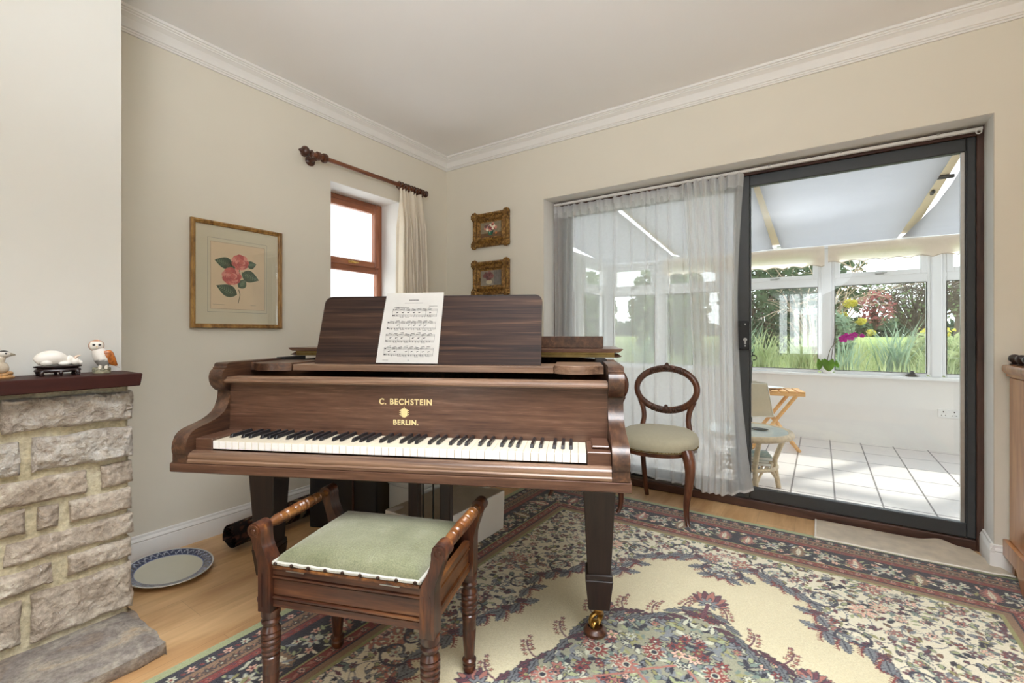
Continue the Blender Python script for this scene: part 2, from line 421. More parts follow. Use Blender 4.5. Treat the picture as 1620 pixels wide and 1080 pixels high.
# back wall with the wide door opening
OX0, OX1, OZ = .98, 3.372, 2.102
b = nb()
bx(b, (-.25, 0, -.1), (.95, .25, HC)); bx(b, (3.39, 0, -.1), (XR + .25, .25, HC)); bx(b, (.95, 0, 2.13), (3.39, .25, HC))
hexa(b, [(.95, 0, -.1), (OX0, 0, -.1), (.955, .25, -.1), (.95, .25, -.1)], [(.95, 0, OZ), (OX0, 0, OZ), (.955, .25, 2.124), (.95, .25, 2.124)])
hexa(b, [(OX1, 0, -.1), (3.39, 0, -.1), (3.39, .25, -.1), (3.386, .25, -.1)], [(OX1, 0, OZ), (3.39, 0, OZ), (3.39, .25, 2.124), (3.386, .25, 2.124)])
hexa(b, [(.95, 0, OZ), (3.39, 0, OZ), (3.39, .25, 2.124), (.95, .25, 2.124)], [(.95, 0, 2.13), (3.39, 0, 2.13), (3.39, .25, 2.13), (.95, .25, 2.13)])
struct('wall_back', b, M['wall'])
b = nb()                                # the reveal is painted white
def quad(b, *p): b.faces.new([b.verts.new(q) for q in p])
g = .0015
quad(b, (OX1 - g, .002, .115), (3.3832 - g, DY, .115), (3.3832 - g, DY, 2.1195), (OX1 - g, .002, OZ - .001))
quad(b, (OX0 + g, .002, 0), (.960 + g, DY, 0), (.960 + g, DY, 2.1195), (OX0 + g, .002, OZ - .001))
quad(b, (OX0, .002, OZ - g), (OX1, .002, OZ - g), (3.3832, DY, 2.1196 - g), (.960, DY, 2.1196 - g))
o = struct('trim_2', b, M['white'], smooth=0)
sm = o.modifiers.new('s', 'SOLIDIFY'); sm.thickness = .001; sm.offset = 0

# rear and right walls (behind and beside the camera), each with a window
def wall_with_hole(name, axis, at, thick, a0, a1, h0, h1, z0, z1):
    b = nb()
    def seg(p0, p1, zz0, zz1):
        if axis == 1: bx(b, (p0, min(at, at + thick), zz0), (p1, max(at, at + thick), zz1))
        else: bx(b, (min(at, at + thick), p0, zz0), (max(at, at + thick), p1, zz1))
    seg(a0, h0, -.1, HC); seg(h1, a1, -.1, HC); seg(h0, h1, -.1, z0); seg(h0, h1, z1, HC)
    return struct(name, b, M['wall'])
wall_with_hole('wall_rear', 1, YB, -.25, -.25, XR + .25, 2.10, 2.77, .72, 1.78)
wall_with_hole('wall_right', 0, XR, .25, YB - .0, 0, -5.0, -2.8, .75, 2.2)
def simple_window(name, axis, at, a0, a1, z0, z1, mull, f=.06):
    root = sempty(name, (0, 0, 0))
    def box(b, p0, p1, zz0, zz1, d=.06):
        if axis == 1: bx(b, (p0, at - d / 2, zz0), (p1, at + d / 2, zz1), .004)
        else: bx(b, (at - d / 2, p0, zz0), (at + d / 2, p1, zz1), .004)
    b = nb()
    box(b, a0, a1, z0, z0 + f); box(b, a0, a1, z1 - f, z1); box(b, a0, a0 + f, z0 + f, z1 - f); box(b, a1 - f, a1, z0 + f, z1 - f)
    for c in mull: box(b, c - f / 2, c + f / 2, z0 + f, z1 - f)
    obj('window_frame', b, M['upvc'], root)
    b = nb(); box(b, a0 + f, a1 - f, z0 + f, z1 - f, .004); obj('window_pane', b, M['glass'], root, 0)
    return root
simple_window('window_4', 1, YB - .12, 2.10, 2.77, .72, 1.78, (2.27, 2.45), .04)
simple_window('window_5', 0, XR + .12, -5.0, -2.8, .75, 2.2, (-3.9,))

# baseboards: moulded profile (distance from wall, height)
BP = [(0, 0), (.017, 0), (.017, .082), (.014, .088), (.017, .093), (.012, .103), (.009, .106), (.008, .116), (.003, .119), (0, .119)]
b = nb(); prism(b, [(p[0] + .0005, -.0 + p[1]) for p in BP], 1, -2.36, -.001); struct('baseboard_left', b, M['white'])
b = nb()
prism(b, [(-p[0] - .0005, p[1]) for p in BP], 0, .018, .962)
struct('baseboard_back', b, M['white'])
b = nb()
prism(b, [(-p[0] - .0005, p[1]) for p in BP], 0, OX1 - .016, XR)
prism(b, [(OX1 - p[0], p[1]) for p in BP], 1, -.017, DY + .0, Matrix(((1, .05, 0, 0), (0, 1, 0, 0), (0, 0, 1, 0), (0, 0, 0, 1))))
struct('baseboard_right', b, M['white'])

# cornice
CP = [(0, 2.503), (.010, 2.503), (.010, 2.512), (.016, 2.512), (.017, 2.519), (.024, 2.522), (.028, 2.538), (.040, 2.558), (.056, 2.570),
      (.060, 2.571), (.060, 2.577), (.068, 2.580), (.068, 2.586), (.076, 2.588), (.078, 2.6), (0, 2.6)]
b = nb()
def run(path):
    rings = []
    for (px, py, ox, oy) in path: rings.append([b.verts.new((px + ox * d, py + oy * d, z - .0005)) for d, z in CP])
    for A, B in zip(rings, rings[1:]):
        for i in range(len(CP) - 1): b.faces.new((A[i], B[i], B[i + 1], A[i + 1]))
run([(.0005, -2.36, 1, 0), (.0005, -.0005, 1, -1), (XR, -.0005, -1, -1), (XR, YB, -1, 1), (.44, YB, 1, 1)])
struct('trim_3', b, M['white'], smooth=20)

# ================================================================== LEFT WINDOW (timber, top casement over fixed light)
w1 = sempty('window_1', (-.2, -.84, 0))
y0, y1 = WY0 + .84, WY1 + .84
def fr(b, ya, yb, za, zb, t, x0, x1, bev=.006):
    bx(b, (x0, ya, za), (x1, ya + t, zb), bev); bx(b, (x0, yb - t, za), (x1, yb, zb), bev)
def frh(b, ya, yb, za, zb, t, x0, x1, bev=.006):
    bx(b, (x0, ya + t, za), (x1, yb - t, za + t), bev); bx(b, (x0, ya + t, zb - t), (x1, yb - t, zb), bev)
b = nb(); fr(b, y0, y1, 1.04, 2.105, .05, -.045, 0); obj('window_stiles', b, M['redwood'], w1)
b = nb(); frh(b, y0, y1, 1.04, 2.105, .05, -.045, 0); bx(b, (-.045, y0 + .05, 1.555), (0, y1 - .05, 1.61), .006); obj('window_rails', b, M['redwood_h'], w1)
cz0, cz1 = 1.60, 2.068
b = nb(); fr(b, y0 + .042, y1 - .042, cz0, cz1, .045, -.03, .022, .007); cs = obj('casement_stiles', b, M['redwood'], w1)
b = nb(); frh(b, y0 + .042, y1 - .042, cz0, cz1, .045, -.03, .022, .007); obj('casement_rails', b, M['redwood_h'], w1)
b = nb(); bx(b, (-.016, y0 + .085, cz0 + .043), (-.012, y1 - .085, cz1 - .043)); obj('casement_pane', b, M['glass'], w1, 0)
b = nb(); bx(b, (-.026, y0 + .048, 1.088), (-.022, y1 - .048, 1.557)); obj('lower_pane', b, M['glass'], w1, 0)
b = nb()
bx(b, (.022, -.035, 1.612), (.03, .035, 1.63), .003); tube(b, [(.032, -.03, 1.622), (.045, -.01, 1.626), (.045, .02, 1.618), (.04, .045, 1.62)], [.006, .006, .007, .005], 8)
lathe(b, [(0, 0), (.008, 0), (.008, .012), (0, .014)], 10, tr(.03, -.02, 1.622) @ roty(PI / 2))
obj('window_catch', b, M['brass'], w1)
# neighbouring rendered house wall outside that window
b = nb(); bx(b, (-2.7, -5, -.3), (-2.4, 2.0, 5.0)); struct('wall_outside', b, M['sunlit_render'])

# ================================================================== SLIDING DOOR
door = sempty('door_1', (0, DY, 0))
FX0, FX1, FZ1 = .957, 3.384, 2.12
b = nb(); bx(b, (FX0, 0, .0), (FX0 + .05, .1, FZ1), .003); bx(b, (FX1 - .028, 0, .0), (FX1, .1, FZ1), .003); obj('door_jamb', b, M['doorwood_z'], door)
b = nb(); bx(b, (FX0 + .05, 0, FZ1 - .045), (FX1 - .028, .1, FZ1), .003); obj('door_head', b, M['doorwood'], door)
b = nb(); bx(b, (FX0 + .05, 0, 0), (FX1 - .028, .1, .052), .004); obj('door_sill', b, M['doorwood'], door)
b = nb(); bx(b, (FX0 + .05, .03, .052), (FX1 - .028, .036, .062)); bx(b, (FX0 + .05, .06, .052), (FX1 - .028, .066, .062)); obj('door_track', b, M['steel'], door)
def leaf(name, xa, xb, ya, yb, tl, trr, z0=.058, z1=2.074):
    root = bpy.data.objects.new(name, None); COL.objects.link(root); root.parent = door
    b = nb()
    bx(b, (xa, ya, z0), (xa + tl, yb, z1), .004); bx(b, (xb - trr, ya, z0), (xb, yb, z1), .004)
    bx(b, (xa + tl, ya, z0), (xb - trr, yb, z0 + .07), .004); bx(b, (xa + tl, ya, z1 - .068), (xb - trr, yb, z1), .004)
    bx(b, (xa + tl, ya + .012, z0 + .07), (xa + tl + .006, yb - .012, z1 - .068)); bx(b, (xb - trr - .006, ya + .012, z0 + .07), (xb - trr, yb - .012, z1 - .068))
    obj('leaf_frame', b, M['alu'], root)
    b = nb(); bx(b, (xa + tl + .001, (ya + yb) / 2 - .003, z0 + .069), (xb - trr - .001, (ya + yb) / 2 + .003, z1 - .067)); obj('door_pane', b, M['glass'], root, 0)
    b = nb(); m = .004
    bx(b, (xb - trr - .02, ya + .012, z0 + .07), (xb - trr - .006, yb - .012, z1 - .068)); obj('glazing_bead', b, M['steel'], root)
    return root
fixed = leaf('fixed_leaf', FX0 + .05, 2.345, .055, .095, .07, .08)
slide = leaf('sliding_leaf', 2.262, 3.356, .008, .048, .083, .035)
b = nb(); bx(b, (2.262, -.012, .985), (2.345, .008, 1.165), .003); bx(b, (2.262, -.034, .985), (2.272, -.012, 1.165), .003); bx(b, (2.272, -.03, 1.135), (2.3, -.012, 1.165), .003); bx(b, (2.272, -.03, .985), (2.3, -.012, 1.0), .003)
hd = obj('door_handle', b, M['black'], slide)
b = nb(); lathe(b, [(0, 0), (.011, 0), (.011, .003), (0, .003)], 14, tr(2.322, -.012, 1.05) @ rotx(PI / 2)); bx(b, (2.316, -.015, 1.02), (2.328, -.012, 1.047), .002)
lathe(b, [(0, 0), (.005, 0), (0, .003)], 10, tr(2.322, -.012, 1.01) @ rotx(PI / 2)); lathe(b, [(0, 0), (.005, 0), (0, .003)], 10, tr(2.322, -.012, 1.145) @ rotx(PI / 2))
obj('keyhole', b, M['steel'], hd)

# ================================================================== FIREPLACE
fp = thing('fireplace', 'rough cream limestone fireplace with red-brown mantel shelf and grey hearth slab', 'fireplace', (.441, -2.36, 0))
b = nb(); bx(b, (.0, -3.75, 0), (.4405, -2.36, HC)); struct('wall_chimney_breast', b, M['breast'])
def rock(b, y0, y1, z0, z1, xb, xf, seed, rough=.012):
    """one split-faced stone: front face (towards +x) broken up, edges ragged"""
    ny = max(6, int((y1 - y0) / .006)); nz = max(5, int((z1 - z0) / .006))
    o = Vector((seed * 3.1, seed * 1.7, 0))
    def P(i, j, front):
        s, t = i / ny, j / nz
        y = y0 + (y1 - y0) * s; z = z0 + (z1 - z0) * t
        q = Vector((y * 9, z * 9, seed * 5.3))
        y += .006 * noise.noise(q * 2.0 + o) if 0 < s < 1 else .008 * noise.noise(q * 1.5 + o)
        z += .006 * noise.noise(q * 2.0 + o * 2 + Vector((9, 0, 0)))
        if not front: return (xb, y, z)
        ed = min(s * (y1 - y0), (1 - s) * (y1 - y0), t * (z1 - z0), (1 - t) * (z1 - z0))
        d = rough * (noise.noise(q * 1.2 + o) * 1.2 + (1 - 2 * abs(noise.noise(q * 3 + o))) * .7 + (1 - 2 * abs(noise.noise(q * 7))) * .5 + noise.noise(q * 16) * .35)
        r = .014 * max(0, 1 - ed / .014) ** 2
        return (xf + d - r, y, z)
    F = [[b.verts.new(P(i, j, True)) for j in range(nz + 1)] for i in range(ny + 1)]
    B = {}
    for i in range(ny + 1):
        for j in range(nz + 1):
            if i in (0, ny) or j in (0, nz): B[i, j] = b.verts.new(P(i, j, False))
    for i in range(ny):
        for j in range(nz): b.faces.new((F[i][j], F[i + 1][j], F[i + 1][j + 1], F[i][j + 1]))
    for i in range(ny):
        for j in (0, nz): b.faces.new((F[i][j], F[i + 1][j], B[i + 1, j], B[i, j]))
    for j in range(nz):
        for i in (0, ny): b.faces.new((F[i][j], F[i][j + 1], B[i, j + 1], B[i, j]))
E0 = -2.366
rows = [(.77, .875, [E0, -2.695, -2.99, -3.3]), (.632, .742, [E0, -2.628], ), (.632, .737, [-2.643, -2.93, -3.3]), (.533, .611, [E0, -2.456]), (.528, .607, [-2.478, -2.80]),
        (.436, .512, [E0, -2.542]), (.436, .51, [-2.556, -2.618]), (.437, .516, [-2.632, -2.86]), (.342, .416, [E0, -2.686]), (.255, .324, [E0, -2.54]), (.25, .316, [-2.571, -2.82]),
        (.074, .232, [E0, -2.63]), (.08, .222, [-2.64, -2.9]), (.528, .6, [-2.81, -3.3]), (.436, .512, [-2.87, -3.3]), (.342, .41, [-2.705, -3.3]), (.25, .32, [-2.84, -3.3]), (.08, .225, [-2.92, -3.3])]
b = nb(); sd = 1
for z0, z1, ys in rows:
    for ya, yb in zip(ys, ys[1:]):
        sd += 1; gap = .0 if ya == E0 else .012
        rock(b, yb + .002 + 2.36, ya - gap + 2.36, z0, z1, .05, .142 + .006 * R.random() + (.008 if z0 > .6 else 0), sd, .012 if z0 > .6 else .0075)
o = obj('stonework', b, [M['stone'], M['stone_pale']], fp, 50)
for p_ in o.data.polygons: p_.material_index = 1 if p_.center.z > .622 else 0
b = nb(); rock(b, -.94, -.012, .03, .9, .002, .122, 40, .004); obj('mortar', b, M['mortar'], fp, 60)
b = nb()
def hearth_pt(s, t):
    y = -.94 + .938 * s; x = .06 + .39 * t
    e = .008 * noise.noise(Vector((s * 7, t * 7, 3)))
    return (x + (e if t == 1 else 0) - .03 * max(0, s - .93) * (t) * 5, y + (.006 * noise.noise(Vector((t * 6, 5, 1))) if s == 1 else 0), .052 + .004 * noise.noise(Vector((y * 9, x * 9, 2))) - (.006 if t > .97 or s > .985 else 0))
V = grid(b, hearth_pt, 70, 36)
edge = [V[i][36] for i in range(71)]
low = [b.verts.new((v.co.x - .004 + .012 * noise.noise(Vector((v.co.y * 30, 1, 1))), v.co.y, .012)) for v in edge]
low2 = [b.verts.new((v.co.x - .012, v.co.y, .0)) for v in edge]
for A, B in ((edge, low), (low, low2)):
    for i in range(70): b.faces.new((A[i], A[i + 1], B[i + 1], B[i]))
edge = [V[70][j] for j in range(37)]
low = [b.verts.new((v.co.x, v.co.y + .003, 0)) for v in edge]
for j in range(36): b.faces.new((edge[j], edge[j + 1], low[j + 1], low[j]))
obj('hearth_slab', b, M['hearth'], fp, 50)
b = nb(); bx(b, (.0005, -1.3, .897), (.219, 0.002, .942), .003); o = obj('mantel_shelf', b, M['mahog'], fp)
for v in o.data.vertices:
    if v.co.y > -.02 and v.co.z < .92: v.co.y -= .006
# ================================================================== GRAND PIANO  (local: x along the keyboard, y away from the player)
PANG = math.radians(26.17); PO = (1.5925, -2.0165)
pn = thing('grand_piano', 'old rosewood grand piano with gilt maker lettering and an open ivory keyboard', 'piano', (PO[0], PO[1], 0), PANG)
def PW(u, v, z=0):
    c, s = math.cos(PANG), math.sin(PANG); return (PO[0] + u * c - v * s, PO[1] + u * s + v * c, z)
# --- rim
right = [(.735, .20), (.735, .70), (.70, .86), (.62, 1.02), (.50, 1.18), (.37, 1.34), (.25, 1.52), (.10, 1.68), (-.12, 1.80), (-.38, 1.84), (-.60, 1.80), (-.70, 1.70), (-.735, 1.52), (-.735, .20)]
outl = [(p.x, p.y) for p in catmull([(x, y, 0) for x, y in right], 5)]
def inset(poly, d):
    n = len(poly); out = []
    for i, p in enumerate(poly):
        a = Vector(poly[max(0, i - 1)]); c = Vector(poly[min(n - 1, i + 1)]); t = (c - a).normalized()
        out.append((p[0] - t.y * d, p[1] + t.x * d))
    return out
inn = inset(outl, .045)
b = nb()
def ring(z, pl): return [b.verts.new((x, y, z)) for x, y in pl]
A, B_, C_, D_ = ring(.655, outl), ring(.966, outl), ring(.966, inn), ring(.655, inn)
for P, Q in ((A, B_), (B_, C_), (C_, D_), (D_, A)):
    for i in range(len(outl) - 1): b.faces.new((P[i], P[i + 1], Q[i + 1], Q[i]))
for i in (0, -1): b.faces.new((A[i], B_[i], C_[i], D_[i]))
obj('case', b, M['piano_arm'], pn, 40)
b = nb(); f = b.faces.new([b.verts.new((x, y, .72)) for x, y in inn]); f.normal_update(); bmesh.ops.triangulate(b, faces=[f]); obj('soundboard', b, M['pine'], pn, 0)
b = nb()
for i in range(60):
    u = -.62 + i * .021; y1_ = 1.25 - max(0, u) * 1.0 + min(0, u) * -.3
    tube(b, [(u, .34, .80), (u, y1_, .80)], .0008, 4)
bx(b, (-.66, .30, .735), (.66, .40, .79), .01)
obj('strings', b, M['brass'], pn, 30)
# --- key bed with moulded front
b = nb()
prism(b, [(-.035, .636), (-.03, .632), (.62, .632), (.62, .664), (-.028, .664), (-.035, .660)], 0, -.737, .737)
obj('key_bed', b, M['piano'], pn)
b = nb()
prism(b, [(-.033, .6642), (-.033, .672), (-.028, .676), (-.030, .684), (-.024, .694), (-.012, .699), (-.002, .700), (-.002, .6642)], 0, -.6765, .6825)
obj('key_slip', b, M['piano_trim'], pn, 50)
ARM = [(-.033, .6642), (-.033, .692), (-.0355, .696), (-.037, .712), (-.035, .728), (-.026, .748), (-.012, .761), (.006, .768), (.03, .773), (.056, .778), (.085, .785), (.108, .794), (.128, .806), (.142, .822), (.151, .842),
       (.156, .862), (.157, .876), (.146, .880), (.136, .888), (.124, .900), (.117, .914), (.115, .930), (.118, .944), (.126, .955), (.134, .958), (.134, .963), (.140, .967), (.142, .976), (.150, .980), (.56, .980), (.56, .6642)]
for s in (-1, 1):
    b = nb(); prism(b, ARM, 0, s * .6835 if s > 0 else -.729, .733 if s > 0 else -.677); obj('cheek_arm', b, M['piano_arm'], pn, 28)
for s in (-1, 1):
    b = nb(); lo, hi = (.6135, .683) if s > 0 else (-.6765, -.6135)
    bx(b, (lo, 0, .6645), (hi, .145, .738), .002)
    if s > 0: bx(b, (lo + .014, .035, .738), (hi - .002, .145, .748), .003)
    obj('key_block', b, M['piano'], pn)
# --- fallboard
fb0 = nb(); hexa(fb0, [(-.677, .152, .700), (.683, .152, .700), (.683, .172, .700), (-.677, .172, .700)], [(-.677, .158, .915), (.683, .158, .915), (.683, .178, .915), (-.677, .178, .915)])
fall = obj('fallboard', fb0, M['piano'], pn)
b = nb(); prism(b, [(.128, .909), (.124, .914), (.126, .920), (.134, .921), (.136, .926), (.142, .929), (.20, .929), (.20, .907), (.14, .907)], 0, -.676, .682); obj('fallboard_cap', b, M['piano_trim'], pn, 40)
def text_mesh(s, size, ext, spacing=1.0, bold=.0):
    cu = bpy.data.curves.new('lettering', 'FONT'); cu.body = s; cu.size = size; cu.extrude = ext; cu.align_x = 'CENTER'; cu.align_y = 'CENTER'
    cu.space_character = spacing; cu.offset = bold
    o = bpy.data.objects.new('tmp', cu); COL.objects.link(o); bpy.context.view_layer.update()
    me = bpy.data.meshes.new_from_object(o.evaluated_get(bpy.context.evaluated_depsgraph_get()))
    bpy.data.objects.remove(o); return me
def fall_y(z): return .152 + .006 * (z - .70) / .215 - .0008
for s, size, uc, zc, width in (('C. BECHSTEIN', .0285, -.0055, .8495, .19), ('BERLIN.', .0235, -.003, .7785, .09)):
    me = text_mesh(s, size, .0006, 1.18, .00075)
    xs = [v.co.x for v in me.vertices]; k = width / (max(xs) - min(xs)); xc = (max(xs) + min(xs)) / 2; ys = [v.co.y for v in me.vertices]; ycn = (max(ys) + min(ys)) / 2
    hz = (.021 if s[0] == 'C' else .0175) / (max(ys) - min(ys))
    for v in me.vertices:
        z = zc + (v.co.y - ycn) * hz; v.co = Vector((uc + (v.co.x - xc) * k, fall_y(z) - v.co.z, z))
    me.materials.clear(); me.materials.append(M['gilt'])
    o = bpy.data.objects.new('lettering', me); COL.objects.link(o); o.parent = fall; o['label'] = 'gilt capital lettering'
b = nb()          # small gilt coat of arms: shield with crown, side fringe and inner charges
def cr(pl, d=.0012):
    vs = [b.verts.new((-.009 + x, fall_y(.815 + z), .813 + z)) for x, z in pl]; f = b.faces.new(vs); r = bmesh.ops.extrude_face_region(b, geom=[f])
    for v in r['geom']:
        if isinstance(v, bmesh.types.BMVert): v.co.y -= d
cr([(-.011, -.012), (-.006, -.016), (0, -.018), (.006, -.016), (.011, -.012), (.012, .009), (-.012, .009)], .0006)
cr([(-.013, .008), (-.010, .012), (-.009, .009), (-.005, .015), (-.003, .010), (0, .021), (.003, .010), (.005, .015), (.009, .009), (.010, .012), (.013, .008), (.011, .006), (-.011, .006)])
for sx_ in (-1, 1):
    for k in range(3): cr([(sx_ * .013, -.010 + k * .007), (sx_ * .018, -.007 + k * .007), (sx_ * .013, -.005 + k * .007)])
for i in range(3):
    for j in range(3):
        cx_, cz_ = -.007 + i * .007, -.009 + j * .006
        cr([(cx_ - .002, cz_ - .002), (cx_ + .002, cz_ - .002), (cx_ + .002, cz_ + .002), (cx_ - .002, cz_ + .002)], .0018)
o = obj('crest', b, M['gilt'], fall); o['label'] = 'gilt coat of arms'
# --- keys
wb = nb(); bx(wb, (-.0114, 0, .7045), (.0114, .150, .731), .0008); wk = obj('white_key', wb, [M['ivory'], M['ivoryfront']], pn, 30, (-.611 + .01175, 0, 0))
for p in wk.data.polygons:
    if p.normal.y < -.8: p.material_index = 1
bb = nb(); hexa(bb, [(-.0058, .048, .731), (.0058, .048, .731), (.0058, .150, .731), (-.0058, .150, .731)], [(-.0045, .054, .7425), (.0045, .054, .7425), (.0045, .150, .7425), (-.0045, .150, .7425)], .0012)
bk = None
for i in range(52):
    if i:
        c = wk.copy(); COL.objects.link(c); c.location.x = -.611 + .0235 * (i + .5)
    if i % 7 in (0, 2, 3, 5, 6) and i < 51:
        off = {0: .001, 2: -.002, 3: .002, 5: -.003, 6: 0}[i % 7]
        x = -.611 + .0235 * (i + 1) + off
        if bk is None: bk = obj('black_key', bb, M['ebony'], pn, 30, (x, 0, 0))
        else:
            c = bk.copy(); COL.objects.link(c); c.location.x = x
# --- music shelf, desk, candle slides
b = nb(); bx(b, (-.502, .265, .944), (.502, .46, .9675), .002); obj('music_shelf', b, M['piano_trim'], pn)
b = nb()
pl = [(-.447, 0)]
for cx_, a0 in ((-.447 + .03, PI), (.452 - .03, PI / 2)):
    for k in range(7): a = a0 - k * PI / 12; pl.append((cx_ + .03 * math.cos(a), .283 - .03 + .03 * math.sin(a)))
pl.append((.452, 0))
prism(b, pl, 1, 0, .013); lean = math.atan2(.085, .27)
DM = tr(0, .325, .9685) @ rotx(-lean)
bmesh.ops.transform(b, matrix=DM, verts=b.verts); obj('music_desk', b, M['desk'], pn, 30)
for s in (-1, 1):
    b = nb(); u0, u1 = .504, .676; pl = []
    for k in range(13):
        t = k / 12; pl.append((u0 + (u1 - u0) * t, .262 - .042 * math.sin(PI * min(1, t * 1.12 + .0)) ** .8 if t < .89 else .262))
    pl += [(u1, .46), (u0, .46)]
    prism(b, [(s * x, y) for x, y in pl], 2, .945, .974)
    bmesh.ops.bevel(b, geom=[e for e in b.edges if abs(e.verts[0].co.z - e.verts[1].co.z) < 1e-5 and e.verts[0].co.z > .97 and len(e.link_faces) == 2 and e.calc_face_angle(0) > .5], offset=.002, segments=1, affect='EDGES')
    obj('candle_slide', b, M['piano_trim'] if s > 0 else M['piano_arm'], pn, 30)
# --- lid, folded front flap, hinges
lidp = [(.772, .60), (.772, .72), (.735, .88), (.65, 1.045), (.53, 1.205), (.40, 1.365), (.28, 1.545), (.12, 1.71), (-.11, 1.83), (-.38, 1.868), (-.61, 1.83), (-.715, 1.73), (-.745, 1.54), (-.738, .60)]
lo_ = [(p.x, p.y) for p in catmull([(x, y, 0) for x, y in lidp], 5)]
def slab(name, pl, z0, z1, m, tipfrac=.5):
    b = nb(); mid = (z0 + z1) / 2
    cx_ = sum(p[0] for p in pl) / len(pl); cy_ = sum(p[1] for p in pl) / len(pl)
    n = len(pl)
    ins = [(x + (cx_ - x) * .022, y + (cy_ - y) * .012) for x, y in pl]
    zt = z0 + (z1 - z0) * tipfrac
    rs = [[b.verts.new((x, y, z)) for x, y in q] for z, q in ((z0, ins), (zt, pl), (z1, pl if tipfrac > .6 else ins))]
    for P, Q in zip(rs, rs[1:]):
        for i in range(n): b.faces.new((P[i], P[(i + 1) % n], Q[(i + 1) % n], Q[i]))
    f1 = b.faces.new(rs[0][::-1]); f2 = b.faces.new(rs[-1]); f1.normal_update(); f2.normal_update(); bmesh.ops.triangulate(b, faces=[f1, f2])
    return obj(name, b, m, pn, 25)
slab('lid', lo_, .985, 1.001, M['piano'], .3)
slab('lid_flap', [(.775, .585), (.775, .97), (-.735, .97), (-.735, .585)], 1.0065, 1.022, M['piano'], .75)
b = nb(); bx(b, (-.70, .592, .9865), (.74, .606, 1.0)); bx(b, (-.70, .588, 1.001), (.74, .60, 1.0064)); obj('lid_hinge', b, M['hinge'], pn)
b = nb(); bx(b, (.10, .64, 1.0222), (.697, .66, 1.075), .003); obj('lid_ledge', b, M['piano_arm'], pn)
for s in (-1, 1):
    b = nb(); bx(b, (s * .68 - .02, .45, .9665), (s * .68 + .02, .60, .985)); obj('lid_support', b, M['inside'], pn)
# --- legs with brass casters
def leg(cx, cy, rot=0):
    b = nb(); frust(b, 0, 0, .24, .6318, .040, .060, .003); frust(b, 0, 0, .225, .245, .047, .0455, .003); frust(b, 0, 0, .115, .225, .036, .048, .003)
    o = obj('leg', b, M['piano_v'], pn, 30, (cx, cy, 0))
    c = nb()
    lathe(c, [(0, .1148), (.024, .1148), (.026, .108), (.018, .10), (.014, .088), (0, .088)], 16)
    tube(c, catmull([(-.004, .0, .09), (-.022, -.004, .078), (-.030, -.004, .056), (-.022, -.002, .038)], 4), [.010] * 13, 8, flat=.7)
    tube(c, catmull([(.004, .0, .09), (.010, .016, .078), (.006, .024, .056), (-.004, .016, .038)], 4), [.010] * 13, 8, flat=.7)
    obj('caster_fork', c, M['brass'], o, 40)
    c = nb(); lathe(c, [(0, -.008), (.019, -.008), (.021, -.004), (.021, .004), (.019, .008), (0, .008)], 20, tr(-.012, .006, .038) @ rotz(-.6) @ roty(PI / 2)); obj('caster_wheel', c, M['brass'], o, 40)
    return o
LEGS = [(.661, .300), (-.655, .345), (-.22, 1.50)]
for x, y in LEGS: leg(x, y)
def cup(x, y, z, label):
    b = nb(); lathe(b, [(0, 0), (.036, 0), (.041, .006), (.041, .014), (.034, .022), (.030, .026), (.026, .027), (.024, .019), (.012, .0165), (0, .0165)], 28)
    o = obj('caster_cup', b, M['stoolwood'], None, 40, PW(x - .012, y + .006, z)); tag(o, label, 'caster cup', 'caster cups under the piano')
cup(.661, .300, .010, 'turned wooden caster cup on the rug under the right front piano leg')
cup(-.655, .345, .0, 'turned wooden caster cup on bare floorboards under the left front piano leg')
# --- pedal lyre
ly = bpy.data.objects.new('pedal_lyre', None); COL.objects.link(ly); ly.parent = pn; ly.location = (-.035, .50, 0)
for s in (-1, 1):
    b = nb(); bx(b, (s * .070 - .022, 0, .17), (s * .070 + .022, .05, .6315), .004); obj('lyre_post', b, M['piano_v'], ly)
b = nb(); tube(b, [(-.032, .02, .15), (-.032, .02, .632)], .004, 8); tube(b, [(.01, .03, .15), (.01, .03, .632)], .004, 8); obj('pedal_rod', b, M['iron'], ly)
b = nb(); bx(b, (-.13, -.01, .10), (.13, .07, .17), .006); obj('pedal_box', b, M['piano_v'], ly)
for s in (-1, 1):
    b = nb(); tube(b, catmull([(s * .04, 0, .12), (s * .04, -.05, .118), (s * .045, -.10, .10), (s * .045, -.13, .10)], 4), [.008] * 9 + [.012] * 4, 10, flat=.5); obj('pedal', b, M['brass'], ly)

# ================================================================== SHEET MUSIC on the desk
DMW = tr(PO[0], PO[1], 0) @ rotz(PANG) @ DM
sm_ = thing('sheet_music', 'open page of printed sheet music leaning on the piano music desk', 'sheet music'); sm_.matrix_world = DMW @ tr(-.06, -.006, .0)
W_, H_ = .122, .292
b = nb()
def sheet(s, t):
    x = -W_ * 1.02 + (2.0 * W_) * s + .006 * t * (1 - s) ; z = H_ * t
    return (x, -.0025 - .006 * (1 - s) ** 3 * (1 - t) - .004 * math.sin(PI * t) * (1 - s), z + .001)
grid(b, sheet, 14, 14, .0008); obj('page', b, M['paper'], sm_, 60)
b = nb()
def ys(x, z):
    s = (x + W_ * 1.02) / (2 * W_); t = z / H_
    return -.0036 - .006 * (1 - s) ** 3 * (1 - t) - .004 * math.sin(PI * t) * (1 - s)
def mark(pl): b.faces.new([b.verts.new((x, ys(x, z), z)) for x, z in pl])
def hbar(x0, x1, z, w):
    n = 10
    for i in range(n):
        a = x0 + (x1 - x0) * i / n; c = x0 + (x1 - x0) * (i + 1) / n
        mark([(a, z), (c, z), (c, z + w), (a, z + w)])
def dot(x, z, r):
    mark([(x + r * 1.25 * math.cos(k * PI / 3 + .3), z + r * math.sin(k * PI / 3)) for k in range(6)])
rs = random.Random(5)
